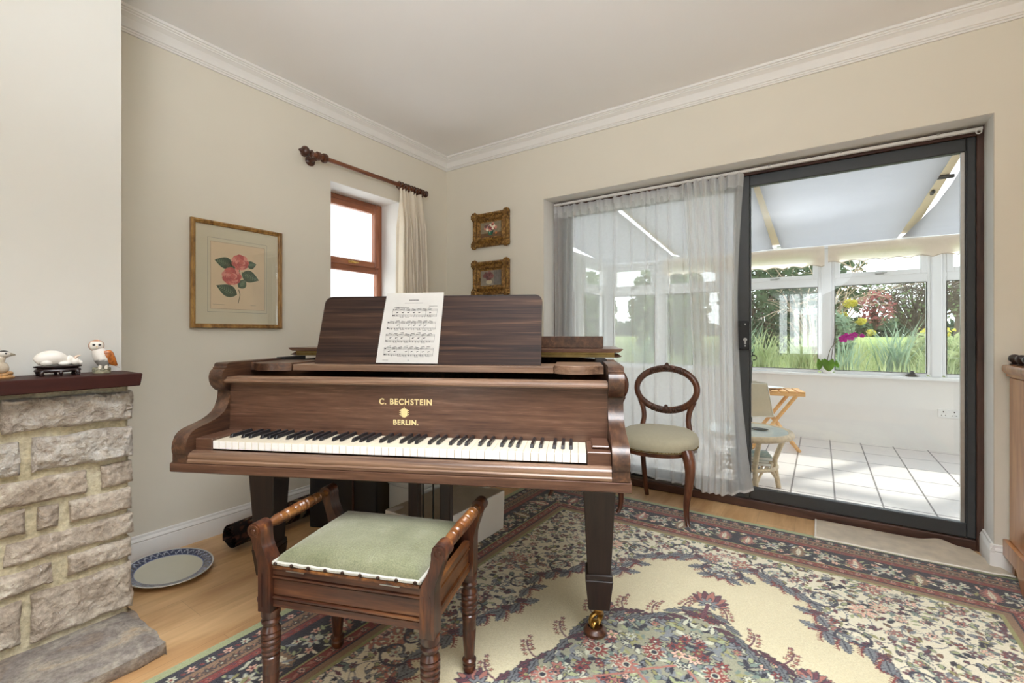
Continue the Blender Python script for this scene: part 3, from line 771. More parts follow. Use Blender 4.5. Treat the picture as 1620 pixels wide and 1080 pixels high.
for k, zc in enumerate((.205, .152, .1, .045)):
    xl = -.083 if k == 0 else -.098; xr = .098
    for st in (.013, -.011):
        for l in range(5): hbar(xl, xr, zc + st + (l - 2) * .0021, .0003)
    for x in [xl] + [xl + (xr - xl) * q / 4 for q in range(1, 5)]: mark([(x, zc - .0152), (x + .0005, zc - .0152), (x + .0005, zc + .0172), (x, zc + .0172)])
    x = xl + .010
    dot(xl + .004, zc + .013, .0028); dot(xl + .004, zc - .011, .0026)
    while x < xr - .014:
        d = rs.choice((-1, 1)); z1_ = zc + .011 + rs.random() * .005
        for q in range(4):
            xx = x + q * .0046; zz = z1_ + (q * d) * .0009; dot(xx, zz, .0011); mark([(xx + .0011, zz), (xx + .0016, zz), (xx + .0016, zz + .006), (xx + .0011, zz + .006)])
        mark([(x + .0011, z1_ + .0058), (x + .0154, z1_ + .0058 + d * .0027), (x + .0154, z1_ + .007 + d * .0027), (x + .0011, z1_ + .007)])
        if rs.random() < .8:
            z2 = zc + .001; dot(x + .008, z2, .0018); dot(x + .011, z2 + .0016, .0016); mark([(x + .006, z2 - .001), (x + .016, z2 + .003), (x + .016, z2 + .0038), (x + .006, z2)])
        z3 = zc - .013 + rs.random() * .004
        for q in range(2): dot(x + q * .009, z3, .0012); mark([(x + q * .009 + .0011, z3 - .006), (x + q * .009 + .0016, z3 - .006), (x + q * .009 + .0016, z3), (x + q * .009 + .0011, z3)])
        if rs.random() < .6: hbar(x, x + .016, z3 - .0066, .0006)
        x += .0225
for q in range(9): mark([(-.02 + q * .0045, .2585), (-.02 + q * .0045 + .0032, .2585), (-.02 + q * .0045 + .0032, .2625), (-.02 + q * .0045, .2625)])
for q in range(13): mark([(-.036 + q * .0056, .2475), (-.036 + q * .0056 + .003, .2475), (-.036 + q * .0056 + .003, .2487), (-.036 + q * .0056, .2487)])
hbar(.064, .098, .234, .0011); hbar(-.078, -.018, .2285, .0012); hbar(-.1, -.078, .012, .0009); hbar(.0, .006, .012, .0012)
obj('notation', b, M['ink'], sm_, 0)

# ================================================================== PIANO STOOL
SA = math.radians(20.64)
BRp, BLp = Vector((1.783, -1.852)), Vector((1.337, -2.02)); tv = Vector((-math.sin(SA), math.cos(SA)))
SC = (BRp + BLp) / 2 - tv * .153
st = thing('piano_stool', 'turned walnut piano stool with a green velvet seat in front of the keyboard', 'stool', (SC.x, SC.y, .010), SA)
hx, hy = .238, .153
LP = [(0, 0), (.013, 0), (.017, .004), (.021, .014), (.0205, .024), (.016, .03), (.022, .033), (.0225, .040), (.015, .045), (.0165, .055), (.020, .10), (.0215, .135), (.0205, .137), (.0205, .140), (.0215, .142), (.0215, .165), (.022, .168), (.0235, .172),
      (.0225, .178), (.0235, .184), (.019, .188), (.0235, .193), (.0245, .198), (.0215, .203), (.0245, .208), (.0255, .214), (.022, .219), (.0255, .224), (.026, .230), (.022, .235), (.026, .240), (.026, .246), (.022, .251), (.0255, .256), (.0225, .262), (.0185, .270), (.024, .278), (.025, .284), (.0205, .29), (.025, .298), (.025, .3145), (0, .3145)]
lb = nb(); lathe(lb, LP, 20); lg = obj('leg', lb, M['stoolwood_z'], st, 30, (-hx, -hy, 0))
for sx_, sy_ in ((1, -1), (-1, 1), (1, 1)):
    c = lg.copy(); COL.objects.link(c); c.location = (sx_ * hx, sy_ * hy, 0)
SCR = [(-.020, .3145), (.020, .3145), (.020, .425)]
def arm_poly():
    # outline in (x outward, z): post rising, sweeping outward, ending in a rolled scroll
    out = [(-.019, .3148), (.021, .3148), (.021, .42), (.022, .44), (.027, .462), (.034, .482), (.040, .500)]
    cx_, cz_, r = .034, .532, .0215
    for k in range(14):
        a = -1.05 + k * (3.55 / 13); out.append((cx_ + r * math.cos(a), cz_ + r * math.sin(a)))
    out += [(.012, .528), (.0125, .516), (.010, .498), (.003, .480), (-.006, .462), (-.014, .445), (-.018, .425)]
    return out
for sx_ in (-1, 1):
    for sy_ in (-1, 1):
        b = nb(); d0 = sy_ * hy - (.024 if sy_ < 0 else .022); prism(b, [(sx_ * (hx + x), z) for x, z in arm_poly()], 1, d0, d0 + .046)
        yf = d0 if sy_ < 0 else d0 + .046
        lathe(b, [(0, 0), (.017, 0), (.0165, .003), (.012, .003), (.0115, .0015), (.007, .0015), (.006, .004), (0, .004)], 18, tr(sx_ * (hx + .034), yf, .532) @ rotx(PI / 2 if sy_ < 0 else -PI / 2))
        if sy_ < 0:
            bx(b, (sx_ * hx - .011, yf - .0015, .33), (sx_ * hx - .008, yf, .42)); bx(b, (sx_ * hx + .008, yf - .0015, .33), (sx_ * hx + .011, yf, .42))
        obj('scroll_arm', b, M['stoolwood_z'], st, 35)
    b = nb(); L2 = hy - .022
    pr = [(.012, -L2 - .003), (.012, -L2 + .004), (.009, -L2 + .01), (.0115, -L2 + .02), (.0155, -L2 + .034), (.0165, -L2 + .040), (.014, -L2 + .043), (.0165, -L2 + .046), (.0165, -L2 + .064), (.013, -.062 + .0), (.0175, -.056), (.0175, -.030), (.014, -.026), (.0175, -.021), (.0185, -.012), (.015, -.006), (.0185, 0)]
    pr = sorted(pr, key=lambda q: q[1]); pr = pr + [(r_, -z_) for r_, z_ in pr[-2::-1]]
    lathe(b, pr, 18, tr(sx_ * (hx + .033), 0, .532) @ rotx(-PI / 2)); obj('arm_rail', b, M['stoolwood_y'], st, 30)
# aprons, moulded
APR = [(0, .328), (0, .346), (.006, .347), (.006, .3495), (-.002, .350), (-.002, .355), (.007, .356), (.007, .359), (.003, .360), (.003, .402), (.007, .403), (.007, .406), (-.002, .407), (-.002, .412), (.006, .413), (.006, .4155), (0, .4165), (0, .434), (.018, .434), (.018, .328)]
for nm_, y_, s_ in (('front_apron', -hy - .013, 1), ('back_apron', hy + .013, -1)):
    b = nb(); prism(b, [(y_ + s_ * d, z) for d, z in APR], 0, -(hx - .018), hx - .018); obj(nm_, b, M['stoolwood'], st, 20)
for s in (-1, 1):
    b = nb(); prism(b, [(s * (hx + .008) - s * d, z - .008 if z > .4 else z) for d, z in APR], 1, -(hy - .018), hy - .018); obj('side_apron', b, M['stoolwood_y'], st, 20)
b = nb(); xl, yl = hx - .021, hy + .016; bx(b, (-xl, -yl - .004, .4345), (xl, yl, .444), .004, seg=2); obj('seat_frame', b, M['stoolwood_y'], st, 40)
b = nb()
def cush(s, t):
    x = -xl + .004 + (2 * xl - .008) * s; y = -yl + .002 + (2 * yl - .004) * t
    e = min(s, 1 - s) * 2 * xl; e2 = min(t, 1 - t) * 2 * yl
    h = .014 + .026 * (1 - math.exp(-min(e, e2) / .020)) + .010 * math.sin(PI * s) * math.sin(PI * t)
    k = .006 * math.exp(-min(e, e2) / .01)
    return (x, y, .4442 + h - k + .0006 * noise.noise(Vector((s * 30, t * 30, 0))))
V = grid(b, cush, 44, 32)
per = [V[i][0] for i in range(45)] + [V[44][j] for j in range(1, 33)] + [V[i][32] for i in range(43, -1, -1)] + [V[0][j] for j in range(31, 0, -1)]
low = [b.verts.new((v.co.x, v.co.y, .4442)) for v in per]
for i in range(len(per)): b.faces.new((per[i], low[i], low[(i + 1) % len(per)], per[(i + 1) % len(per)]))
cush_o = obj('seat_cushion', b, M['greenvelvet'], st, 60)
b = nb()
for yy in (-yl, yl):
    pts = [(-xl + 2 * xl * i / 60, yy + (.001 if yy < 0 else -.001), .4492 + .0006 * math.sin(i * .9)) for i in range(61)]
    tube(b, pts, .0055, 6, flat=1.0, up=(0, 0, 1))
for xx in (-xl, xl): tube(b, [(xx + (.001 if xx < 0 else -.001), -yl + 2 * yl * i / 30, .4495) for i in range(31)], .006, 6, up=(0, 0, 1))
obj('braid_trim', b, M['braid'], cush_o, 60)
sb = nb(); ell(sb, (0, 0, 0), (.0052, .004, .0052), 10, 6); stud = obj('upholstery_stud', sb, plain('dark_stud', rgb(60, 44, 36), .3, .7), cush_o, 60, (-xl + .012, -yl - .0065, .4505))
for i in range(1, 9):
    c = stud.copy(); COL.objects.link(c); c.location.x = -xl + .012 + (2 * xl - .022) * i / 8
for xx in (-.145, .135):
    b = nb(); bx(b, (xx - .028, -yl - .0045, .4318), (xx + .028, -yl + .01, .4345), .0006); obj('hinge', b, M['steel'], st)
b = nb(); bx(b, (-xl, -hy, .334), (xl, hy, .342)); obj('well_bottom', b, M['pine'], st)

# ================================================================== BALLOON-BACK CHAIRS
def make_chair(name, label, loc, rz):
    t = thing(name, label, 'chair', loc, rz, 'balloon back dining chairs by the patio door')
    wood_ = M['chairwood']
    # seat outline, front towards -y
    def so(a, k=1.0):
        x, y = math.cos(a), math.sin(a)
        w = .224 if y < 0 else .224 - .050 * y
        return (k * w * math.copysign(abs(x) ** .62, x), k * (.225 if y < 0 else .20) * math.copysign(abs(y) ** .72, y) - (.018 * (1 - x * x) if y < 0 else 0))
    N = 44
    b = nb(); prof = [(.90, .398), (1.0, .402), (1.03, .42), (1.035, .445), (1.02, .462), (.975, .480), (.86, .495), (.6, .505), (.3, .510)]
    rings = [[b.verts.new((*so(2 * PI * i / N, k), z + (.010 * abs(math.cos(2 * PI * i / N)) * (1 if math.sin(2 * PI * i / N) < 0 else 0) if z < .45 else 0) - .0)) for i in range(N)] for k, z in prof]
    for A, B in zip(rings, rings[1:]):
        for i in range(N): b.faces.new((A[i], A[(i + 1) % N], B[(i + 1) % N], B[i]))
    b.faces.new(rings[0][::-1]); cv = b.verts.new((0, 0, .511))
    for i in range(N): b.faces.new((rings[-1][i], rings[-1][(i + 1) % N], cv))
    seat_ = obj('seat', b, M['seatfabric'], t, 60)
    b = nb()
    A = [b.verts.new((*so(2 * PI * i / N, 1.0), .4045 + (.010 * abs(math.cos(2 * PI * i / N)) if math.sin(2 * PI * i / N) < 0 else 0))) for i in range(N)]
    B = [b.verts.new((*so(2 * PI * i / N, .97), .378 + (.012 * abs(math.cos(2 * PI * i / N)) if math.sin(2 * PI * i / N) < 0 else 0))) for i in range(N)]
    C = [b.verts.new((*so(2 * PI * i / N, .86), .378)) for i in range(N)]; D = [b.verts.new((*so(2 * PI * i / N, .86), .4)) for i in range(N)]
    for P, Q in ((A, B), (B, C), (C, D), (D, A)):
        for i in range(N): b.faces.new((P[i], P[(i + 1) % N], Q[(i + 1) % N], Q[i]))
    obj('seat_rail', b, wood_, t, 50)
    b = nb(); tube(b, [(*so(2 * PI * (23 + q / 4) / N, 1.03), .409 + .010 * abs(math.cos(2 * PI * (23 + q / 4) / N))) for q in range(82)], .003, 6)
    for i in range(23, 44):
        for h_ in (0, .5):
            a = 2 * PI * (i + h_) / N; x, y = so(a, 1.035); ell(b, (x, y, .412 + (.010 * abs(math.cos(a)))), (.004, .004, .004), 6, 4)
    obj('beading', b, M['hinge'], seat_, 60)
    for s in (-1, 1):
        b = nb(); pts = catmull([(s * .192, -.176, .415), (s * .208, -.200, .37), (s * .212, -.206, .31), (s * .202, -.192, .22), (s * .188, -.172, .12), (s * .190, -.174, .05), (s * .202, -.194, .0)], 5)
        n_ = len(pts); rad = [(.026 * (1 - i / (n_ - 1)) ** 1.3 + .0115) if i < n_ - 4 else .0118 + .0012 * (i - n_ + 4) for i in range(n_)]
        tube(b, pts, rad, 14); ell(b, (s * .198, -.203, .405), (.022, .014, .018), 10, 8); obj('leg', b, wood_, t, 60)
    for s in (-1, 1):
        b = nb(); pts = catmull([(s * .150, .175, .43), (s * .148, .178, .36), (s * .142, .190, .22), (s * .134, .212, .08), (s * .130, .232, .0)], 5)
        tube(b, pts, [.019 - .004 * i / (len(pts) - 1) for i in range(len(pts))], 10); obj('leg', b, wood_, t, 60)
    tilt = lambda z: .185 + .10 * (z - .45)
    b = nb(); oc, ow, oh = .718, .190, .138
    pts = []
    for i in range(60):
        a = 2 * PI * i / 60; x = ow * math.cos(a); z = oc + oh * math.sin(a) * (1.0 if math.sin(a) > 0 else .98)
        x *= 1.0 + .05 * math.sin(a); pts.append((x, tilt(z) - .025 * math.cos(a) ** 2 + .02, z))
    rr = [.019 + .004 * abs(math.sin(2 * PI * i / 60)) for i in range(60)]
    tube(b, pts, rr, 12, closed=True, flat=.75, up=(0, 1, 0))
    for s in (-1, 1):
        p2 = catmull([(s * .152, .178, .42), (s * .150, .183, .47), (s * .140, .195, .53), (s * .148, .204, .59), (s * .172, .212, .648)], 5)
        tube(b, p2, [.020, .019] + [.0165] * (len(p2) - 2), 12, flat=.8, up=(0, 1, 0))
    bf_ = obj('back_frame', b, wood_, t, 60)
    for zc_, up_ in ((oc + oh, 1), (oc - oh * .98, 1)):
        b = nb()
        for k in range(-6, 7):
            a = (PI / 2 if zc_ > oc else -PI / 2) + k * .085; x = ow * math.cos(a) * (1 + .05 * math.sin(a)); z = oc + oh * math.sin(a)
            ell(b, (x, tilt(z) - .025 * math.cos(a) ** 2 + .004, z + (.006 if k % 2 else 0)), (.013, .013, .013 + (.005 if k % 2 == 0 else 0)), 8, 6)
        ell(b, (0, tilt(zc_) + .002, zc_ + .008), (.026, .016, .022), 10, 8); ell(b, (0, tilt(zc_) + .006, zc_ + .026), (.013, .012, .014), 8, 6)
        obj('carving', b, plain('dark_carving', rgb(74, 46, 34), .4, 0, .25, 60, .3, 120), bf_, 60)
    return t
make_chair('balloon_back_chair', 'balloon-back mahogany chair with sage seat standing clear of the piano', (1.885, -.140, .0), math.radians(4))
make_chair('balloon_back_chair', 'balloon-back mahogany chair mostly hidden behind the right end of the piano', (1.408, -.125, .0), math.radians(2))
# ================================================================== CAMELLIA PRINT (left wall)
pic = thing('framed_print', 'gold framed camellia print with pink flowers on the left wall', 'picture', (.004, -1.7225, 1.404), 0)
PW2, PH2 = .2405, .287
def moulding(b, w, h, prof, axis='x'):
    """mitred frame in the y-z plane (local), profile (inwards, out from wall)"""
    cs = [(-1, -1), (1, -1), (1, 1), (-1, 1)]
    rings = [[b.verts.new((d, sx * (w - i_), sz * (h - i_))) for i_, d in prof] for sx, sz in cs]
    for k in range(4):
        A, B = rings[k], rings[(k + 1) % 4]
        for i in range(len(prof) - 1): b.faces.new((A[i], A[i + 1], B[i + 1], B[i]))
b = nb(); moulding(b, PW2, PH2, [(0, 0), (0, .018), (.004, .022), (.010, .022), (.013, .018), (.016, .020), (.021, .017), (.023, .010), (.023, 0)]); obj('picture_frame', b, M['gold'], pic, 30)
b = nb(); bx(b, (.0, -PW2 + .022, -PH2 + .022), (.006, PW2 - .022, PH2 - .022)); obj('mount', b, plain('cream_mount', rgb(216, 208, 182), .85, var=.01), pic)
b = nb(); bx(b, (.006, -.148, -.185), (.0066, .142, .182)); psh = obj('print_sheet', b, plain('aged_paper', rgb(226, 204, 170), .85, var=.03, vscale=10), pic)
b = nb()
for y0_, y1_, z0_, z1_ in ((-.160, .153, -.2, .2), (-.146, .140, -.183, .18)):
    for a, c in (((y0_, z0_), (y1_, z0_ + .001)), ((y0_, z1_ - .001), (y1_, z1_)), ((y0_, z0_), (y0_ + .001, z1_)), ((y1_ - .001, z0_), (y1_, z1_))):
        bx(b, (.0066, a[0], a[1]), (.0069, c[0], c[1]))
bx(b, (.0066, -.135, -.160), (.0069, -.075, -.1588)); bx(b, (.0066, .06, -.158), (.0069, .09, -.157))
obj('ruled_line', b, M['ink'], psh)
def leaf2(b, y, z, L, Wd, ang, x, n=12):
    pl = []
    for k in range(n + 1): t = k / n; pl.append((L * t, Wd * math.sin(PI * t ** .8) * (1 - .15 * t)))
    for k in range(n - 1, 0, -1): t = k / n; pl.append((L * t, -Wd * math.sin(PI * t ** .8) * (1 - .15 * t)))
    ca, sa = math.cos(ang), math.sin(ang)
    b.faces.new([b.verts.new((x, y + p * ca - q * sa, z + p * sa + q * ca)) for p, q in pl])
LV = [(-.032, .062, .096, .034, 2.95), (-.022, .03, .075, .026, 2.55), (.04, .068, .055, .024, .25), (.012, .02, .10, .036, -.30), (.0, -.062, .062, .026, 1.0), (-.012, -.10, .115, .036, 2.75)]
b = nb(); b2 = nb()
for y, z, L, Wd, a in LV:
    leaf2(b, y, z, L, Wd, a, .0071)
    for k in range(2, 9):
        t = k / 10; p = (y + L * t * math.cos(a), z + L * t * math.sin(a))
        for s in (-1, 1):
            q = (L * .12, s * Wd * .62 * math.sin(PI * t)); e_ = (p[0] + q[0] * math.cos(a) - q[1] * math.sin(a), p[1] + q[0] * math.sin(a) + q[1] * math.cos(a))
            n_ = (-(e_[1] - p[1]), e_[0] - p[0]); l_ = math.hypot(*n_) or 1; n_ = (n_[0] / l_ * .0012, n_[1] / l_ * .0012)
            b2.faces.new([b2.verts.new((.00725, u_, v_)) for u_, v_ in (p, (p[0] + n_[0] * 2, p[1] + n_[1] * 2), e_)])
obj('printed_leaves', b, plain('printed_green', rgb(56, 82, 62), .8, var=.25, vscale=40), psh, 0)
obj('leaf_veins', b2, plain('printed_pale_green', rgb(140, 158, 130), .8), psh, 0)
b = nb()
for (ya, za), (yb, zb), w in (((.0, .05), (-.005, -.06), .003), ((-.004, -.07), (.004, -.10), .004), ((.004, -.10), (-.006, -.148), .0035), ((0, .02), (.02, .03), .002)):
    dy, dz = yb - ya, zb - za; l_ = math.hypot(dy, dz); n_ = (-dz / l_ * w / 2, dy / l_ * w / 2)
    b.faces.new([b.verts.new((.00705, u_, v_)) for u_, v_ in ((ya + n_[0], za + n_[1]), (yb + n_[0], zb + n_[1]), (yb - n_[0], zb - n_[1]), (ya - n_[0], za - n_[1]))])
obj('printed_stem', b, plain('printed_brown', rgb(96, 92, 60), .8), psh, 0)
for fy, fz, fr_ in ((.005, .082, .042), (-.040, .0, .046)):
    b = nb(); rr_ = random.Random(int(fr_ * 1e4)); cols_ = []
    for ringk, (rad, cnt) in enumerate(((1.0, 9), (.72, 8), (.45, 6), (.2, 4))):
        for k in range(cnt):
            a = 2 * PI * k / cnt + ringk * .5 + rr_.random() * .3; r_ = fr_ * rad * .62; s_ = fr_ * (.5 - .07 * ringk)
            cy, cz = fy + r_ * math.cos(a), fz + r_ * math.sin(a)
            f = b.faces.new([b.verts.new((.0073 + ringk * .0001 + k * .00001, cy + s_ * math.cos(q * PI / 5) * (1 + .1 * rr_.random()), cz + s_ * .85 * math.sin(q * PI / 5) * (1 + .15 * rr_.random()))) for q in range(10)])
            f.material_index = (k + ringk) % 3
    obj('printed_camellia', b, [plain('printed_pink_' + str(i), c, .8, var=.12, vscale=90) for i, c in enumerate((rgb(206, 104, 96), rgb(224, 146, 132), rgb(188, 82, 80)))], psh, 0)
b = nb(); bx(b, (.0095, -PW2 + .02, -PH2 + .02), (.011, PW2 - .02, PH2 - .02)); obj('picture_glass', b, M['picglass'], pic, 0)

# ================================================================== TWO GILT FRAMES (back wall)
def gilt_frame(label, zc, blur):
    t = thing('gilt_picture', label, 'picture', (.494, -.004, zc), 0, 'small gilt frames in the corner')
    Wx, Hz = .182, .138
    b = nb()
    prof = [(0, 0), (0, .018), (.006, .026), (.016, .030), (.024, .022), (.034, .016), (.044, .024), (.056, .030), (.064, .022), (.070, .014), (.078, .012), (.078, 0)]
    cs = [(-1, -1), (1, -1), (1, 1), (-1, 1)]
    rings = [[b.verts.new((sx * (Wx - i_), -d, sz * (Hz - i_))) for i_, d in prof] for sx, sz in cs]
    for k in range(4):
        A, B = rings[k], rings[(k + 1) % 4]
        for i in range(len(prof) - 1): b.faces.new((A[i], A[i + 1], B[i + 1], B[i]))
    obj('picture_frame', b, M['oldgold'], t, 30)
    rr_ = random.Random(int(zc * 100))
    for sx, sz in cs:
        b = nb(); cx, cz = sx * (Wx - .022), sz * (Hz - .022)
        ell(b, (cx, -.026, cz), (.024, .014, .024), 12, 8)
        for k in range(9):
            a = 2 * PI * k / 9; ell(b, (cx + .026 * math.cos(a), -.024, cz + .026 * math.sin(a)), (.013, .010, .013), 8, 6)
        for q in range(1, 4):
            ell(b, (cx - sx * (.02 + q * .018), -.024, cz + sz * .008), (.012, .008, .010), 8, 6); ell(b, (cx + sz * 0 + sx * .008, -.024, cz - sz * (.02 + q * .016)), (.010, .008, .012), 8, 6)
        obj('corner_ornament', b, M['oldgold'], t, 60)
    b = nb(); n_ = 60; w, h = Wx - .076, Hz - .076
    grid(b, lambda s, t_: (-w + 2 * w * s, -.010, -h + 2 * h * t_), n_, n_)
    cv = obj('canvas', b, M['attr_matt'], t, 0)
    blobs = []
    def L3(c): return [lin(q) for q in c]
    if not blur:
        for k in range(40):
            a = rr_.random() * 2 * PI; r_ = rr_.random() ** .6
            blobs.append((-.005 + .060 * r_ * math.cos(a), .022 + .030 * r_ * math.sin(a), .009 + .005 * rr_.random(), rr_.choice([(226, 200, 176), (150, 60, 58), (204, 140, 120), (236, 226, 206), (112, 82, 78), (120, 56, 66)])))
        def paint(co, nn):
            x, z = co.x, co.z; c = (140, 128, 104) if z > -.028 else (112, 84, 58)
            c = tuple(q + 14 * noise.noise(Vector((x * 60, z * 60, 1))) for q in c)
            if abs(x + .002) < .027 * (1 - ((z + .016) / .026) ** 2 * .35) and -.044 < z < .008: c = (54, 112, 86) if x < .006 else (34, 78, 62)
            if abs(x + .010) < .005 and -.03 < z < -.002: c = (150, 190, 160)
            if (x - .052) ** 2 + (z + .032) ** 2 < .010 ** 2: c = (200, 120, 70)
            for bx_, bz, br, bc in blobs:
                if (x - bx_) ** 2 + (z - bz) ** 2 < br * br: c = bc
            return (*L3(c), 1)
    else:
        for k in range(26):
            a = rr_.random() * 2 * PI; r_ = rr_.random() ** .6
            blobs.append((-.022 + .042 * r_ * math.cos(a), .018 + .026 * r_ * math.sin(a), .012 + .006 * rr_.random(), rr_.choice([(112, 62, 64), (132, 78, 80), (94, 52, 60), (150, 96, 96)])))
        def paint(co, nn):
            x, z = co.x, co.z; c = (150, 142, 128) if x < .03 else (120, 116, 112)
            c = tuple(q + 18 * noise.noise(Vector((x * 40, z * 40, 7))) for q in c)
            if ((x + .018) / .030) ** 2 + ((z + .032) / .018) ** 2 < 1: c = (214, 202, 170)
            for bx_, bz, br, bc in blobs:
                if (x - bx_) ** 2 + (z - bz) ** 2 < br * br: c = bc
            return (*L3(c), 1)
    vcol(cv, paint)
    b = nb(); bx(b, (-.034, -.034, -Hz + .05), (.030, -.028, -Hz + .062), .001); obj('name_plate', b, M['brass'], t)
    if blur:
        b = nb(); bx(b, (-w, -.0125, -h), (w, -.0115, h)); obj('picture_glass', b, M['picglass'], t, 0)
gilt_frame('upper small gilt picture of flowers in a green vase', 1.934, False)
gilt_frame('lower small gilt picture with dark red flowers just above the piano desk', 1.540, True)

# ================================================================== CURTAIN POLE AND DRAPE
pole = thing('curtain_pole', 'turned brown wooden curtain pole above the small window', 'curtain pole', (0, -.86, 2.205))
b = nb(); tube(b, [(.09, -.47, 0), (.09, .50, 0)], .0145, 16); obj('pole', b, M['rod'], pole)
for s, y_ in ((-1, -.47), (1, .495)):
    b = nb()
    pf = [(0, 0), (.020, 0), (.024, .006), (.020, .012), (.013, .016), (.013, .022), (.020, .026), (.030, .036), (.034, .048), (.030, .060), (.020, .068), (.012, .072), (.010, .078), (.006, .086), (0, .09)]
    if s > 0: pf = [(r_ * .8, z_ * .45) for r_, z_ in pf]
    lathe(b, pf, 20, tr(.09, y_, 0) @ rotx(PI / 2 if s < 0 else -PI / 2)); obj('finial', b, M['rod_dark'], pole, 40)
for y_ in (-.43, .46):
    b = nb(); lathe(b, [(0, 0), (.032, 0), (.034, .006), (.028, .014), (.015, .018), (.013, .072), (0, .074)], 20, tr(.0006, y_, -.012) @ roty(PI / 2))
    lathe(b, [(.0205, -.012), (.026, -.010), (.026, .010), (.0205, .012)], 20, tr(.09, y_, 0) @ rotx(PI / 2)); obj('pole_bracket', b, M['rod_dark'], pole, 40)
b = nb(); lathe(b, [(.0146, -.012), (.028, -.012), (.031, 0), (.028, .012), (.0146, .012)], 20, tr(.09, -.385, 0) @ rotx(PI / 2)); obj('pole_collar', b, M['rod_dark'], pole, 40)
dr = thing('curtain', 'cream damask curtain drawn to the right of the small window', 'curtain', (.09, -.50, 2.16))
b = nb()
def drape(s, t):
    open_ = min(1, t * 4)
    y = -.125 + .25 * s; y = y * (.92 + .20 * math.sin(min(1, t * 1.3) * PI / 2)) + .03 * t - .01
    ph = s * 6 * 2 * PI + .9 * math.sin(t * 2.1 + s * 5) + .4
    f_ = math.sin(ph); fold = math.copysign(abs(f_) ** .6, f_)
    x = (.018 + .036 * open_) * fold + .010 * math.sin(s * 15 + t * 3)
    y += .012 * open_ * math.sin(2 * ph)
    return (x, y, .018 - 1.12 * t)
grid(b, drape, 260, 40); o = obj('curtain_cloth', b, M['drape'], dr, 60)
rb = nb(); tube(rb, [(.024 * math.cos(a * PI / 10), 0, .024 * math.sin(a * PI / 10)) for a in range(20)], .0055, 8, closed=True); lathe(rb, [(0, -.012), (.003, -.012), (.003, 0), (0, 0)], 8, tr(0, 0, -.026))
rg = obj('curtain_ring', rb, M['rod_dark'], dr, 60, (0, -.125, .0425))
for i in range(1, 9): c = rg.copy(); COL.objects.link(c); c.location.y = -.125 + .0305 * i

# ================================================================== SHEER CURTAINS + TRACK at the patio door
b = nb(); bx(b, (.985, .150, 2.082), (3.368, .172, 2.098), .002)
trk = obj('curtain_track', b, M['white']); tag(trk, 'white curtain track along the head of the patio door recess', 'curtain track')
for x in (1.05, 1.5, 2.0, 2.45, 2.8, 3.2):
    b = nb(); bx(b, (x, .148, 2.092), (x + .012, .174, 2.101)); obj('track_bracket', b, M['steel'], trk)
b = nb(); tube(b, [(3.352 + .010 * math.cos(k * PI / 7), .145, 2.074 + .010 * math.sin(k * PI / 7)) for k in range(14)], .003, 6, closed=True); obj('end_ring', b, M['white'], trk, 60)
sh1 = thing('sheer_curtain', 'wide flat white sheer curtain behind the balloon-back chairs', 'sheer curtain', (0, .172, 0), 0)
FOLDS1 = [(0.00, .018), (.03, .02), (.10, .016), (.17, .010), (.24, .018), (.36, .012), (.49, .018), (.60, .010), (.70, .016), (.78, .014), (.87, .016), (.95, .014)]
def sheer1(s, t):
    x = .985 + 1.02 * s
    y = 0
    for c, w in FOLDS1: y += .034 * math.exp(-((s - c - .012 * math.sin(t * 3 + c * 20)) / (w * .55)) ** 2)
    y += .006 * math.sin(s * 40 + t * 2) + (.012 * math.sin(s * 95) if t < .03 else 0)
    z = 2.078 - (1.985 + .012 * math.sin(s * 9)) * t - (.0 if t > .02 else .0)
    return (x, -y * .9 + .012, z)
b = nb(); grid(b, sheer1, 260, 36); vo = obj('voile', b, M['sheer'], sh1, 80)
b = nb(); grid(b, lambda s, t: (lambda p: (p[0], p[1] - .0015, p[2]))(sheer1(s, t * .045)), 260, 2); obj('heading_tape', b, M['hem'], vo, 80)
b = nb(); grid(b, lambda s, t: (lambda p: (p[0], p[1] - .0015, p[2]))(sheer1(s, .992 + .008 * t)), 260, 1); obj('hem', b, M['hem'], vo, 80)
sh2 = thing('sheer_curtain', 'gathered white sheer curtain hanging in folds beside the black door handle', 'sheer curtain', (0, .146, 0), 0)
def sheer2(s, t):
    k = t
    # densely folded for s<.72, open for the rest, flaring at the hem
    if s < .72:
        q = s / .72
        xl = 1.955 + .085 * k ** .7 - .0 + (.0 if k < .85 else -.03 * (k - .85) / .15); xr = 2.20 + .01 * k
        x = xl + (xr - xl) * q; amp = .024
        y = amp * (1 - .4 * k ** 4) * (math.sin(q * 5 * 2 * PI + .7 * math.sin(k * 3 + q * 4)) + .35 * math.sin(q * 13 * 2 * PI) * (1 - k)) + .006 * math.sin(q * 11)
    else:
        q = (s - .72) / .28; xl = 2.20 + .01 * k
        xr = 2.318 - .035 * math.sin(PI * min(1, k * 1.25)) + (.055 * ((k - .7) / .3) ** 2 if k > .7 else 0)
        x = xl + (xr - xl) * q; y = .022 * math.sin(q * 2.2 * 2 * PI + .5 * k) + .006 * math.sin(q * 20 + k * 5)
    z = 2.078 - (2.012 - (.05 * (s - .72) / .28 * 1.2 if s > .72 else 0) - (.035 * max(0, .25 - s) / .25)) * t
    return (x, y, z)
b = nb(); grid(b, sheer2, 300, 44); vo = obj('voile', b, [M['sheer_thick'], M['sheer']], sh2, 80)
for i_, p_ in enumerate(vo.data.polygons): p_.material_index = 1 if i_ // 44 >= 220 else 0
b = nb(); grid(b, lambda s, t: (lambda p: (p[0], p[1] - .0015, p[2]))(sheer2(s, t * .04)), 300, 2); obj('heading_tape', b, M['hem'], vo, 80)
b = nb(); grid(b, lambda s, t: (lambda p: (p[0], p[1] - .0015, p[2]))(sheer2(s, .992 + .008 * t)), 300, 1); obj('hem', b, M['hem'], vo, 80)

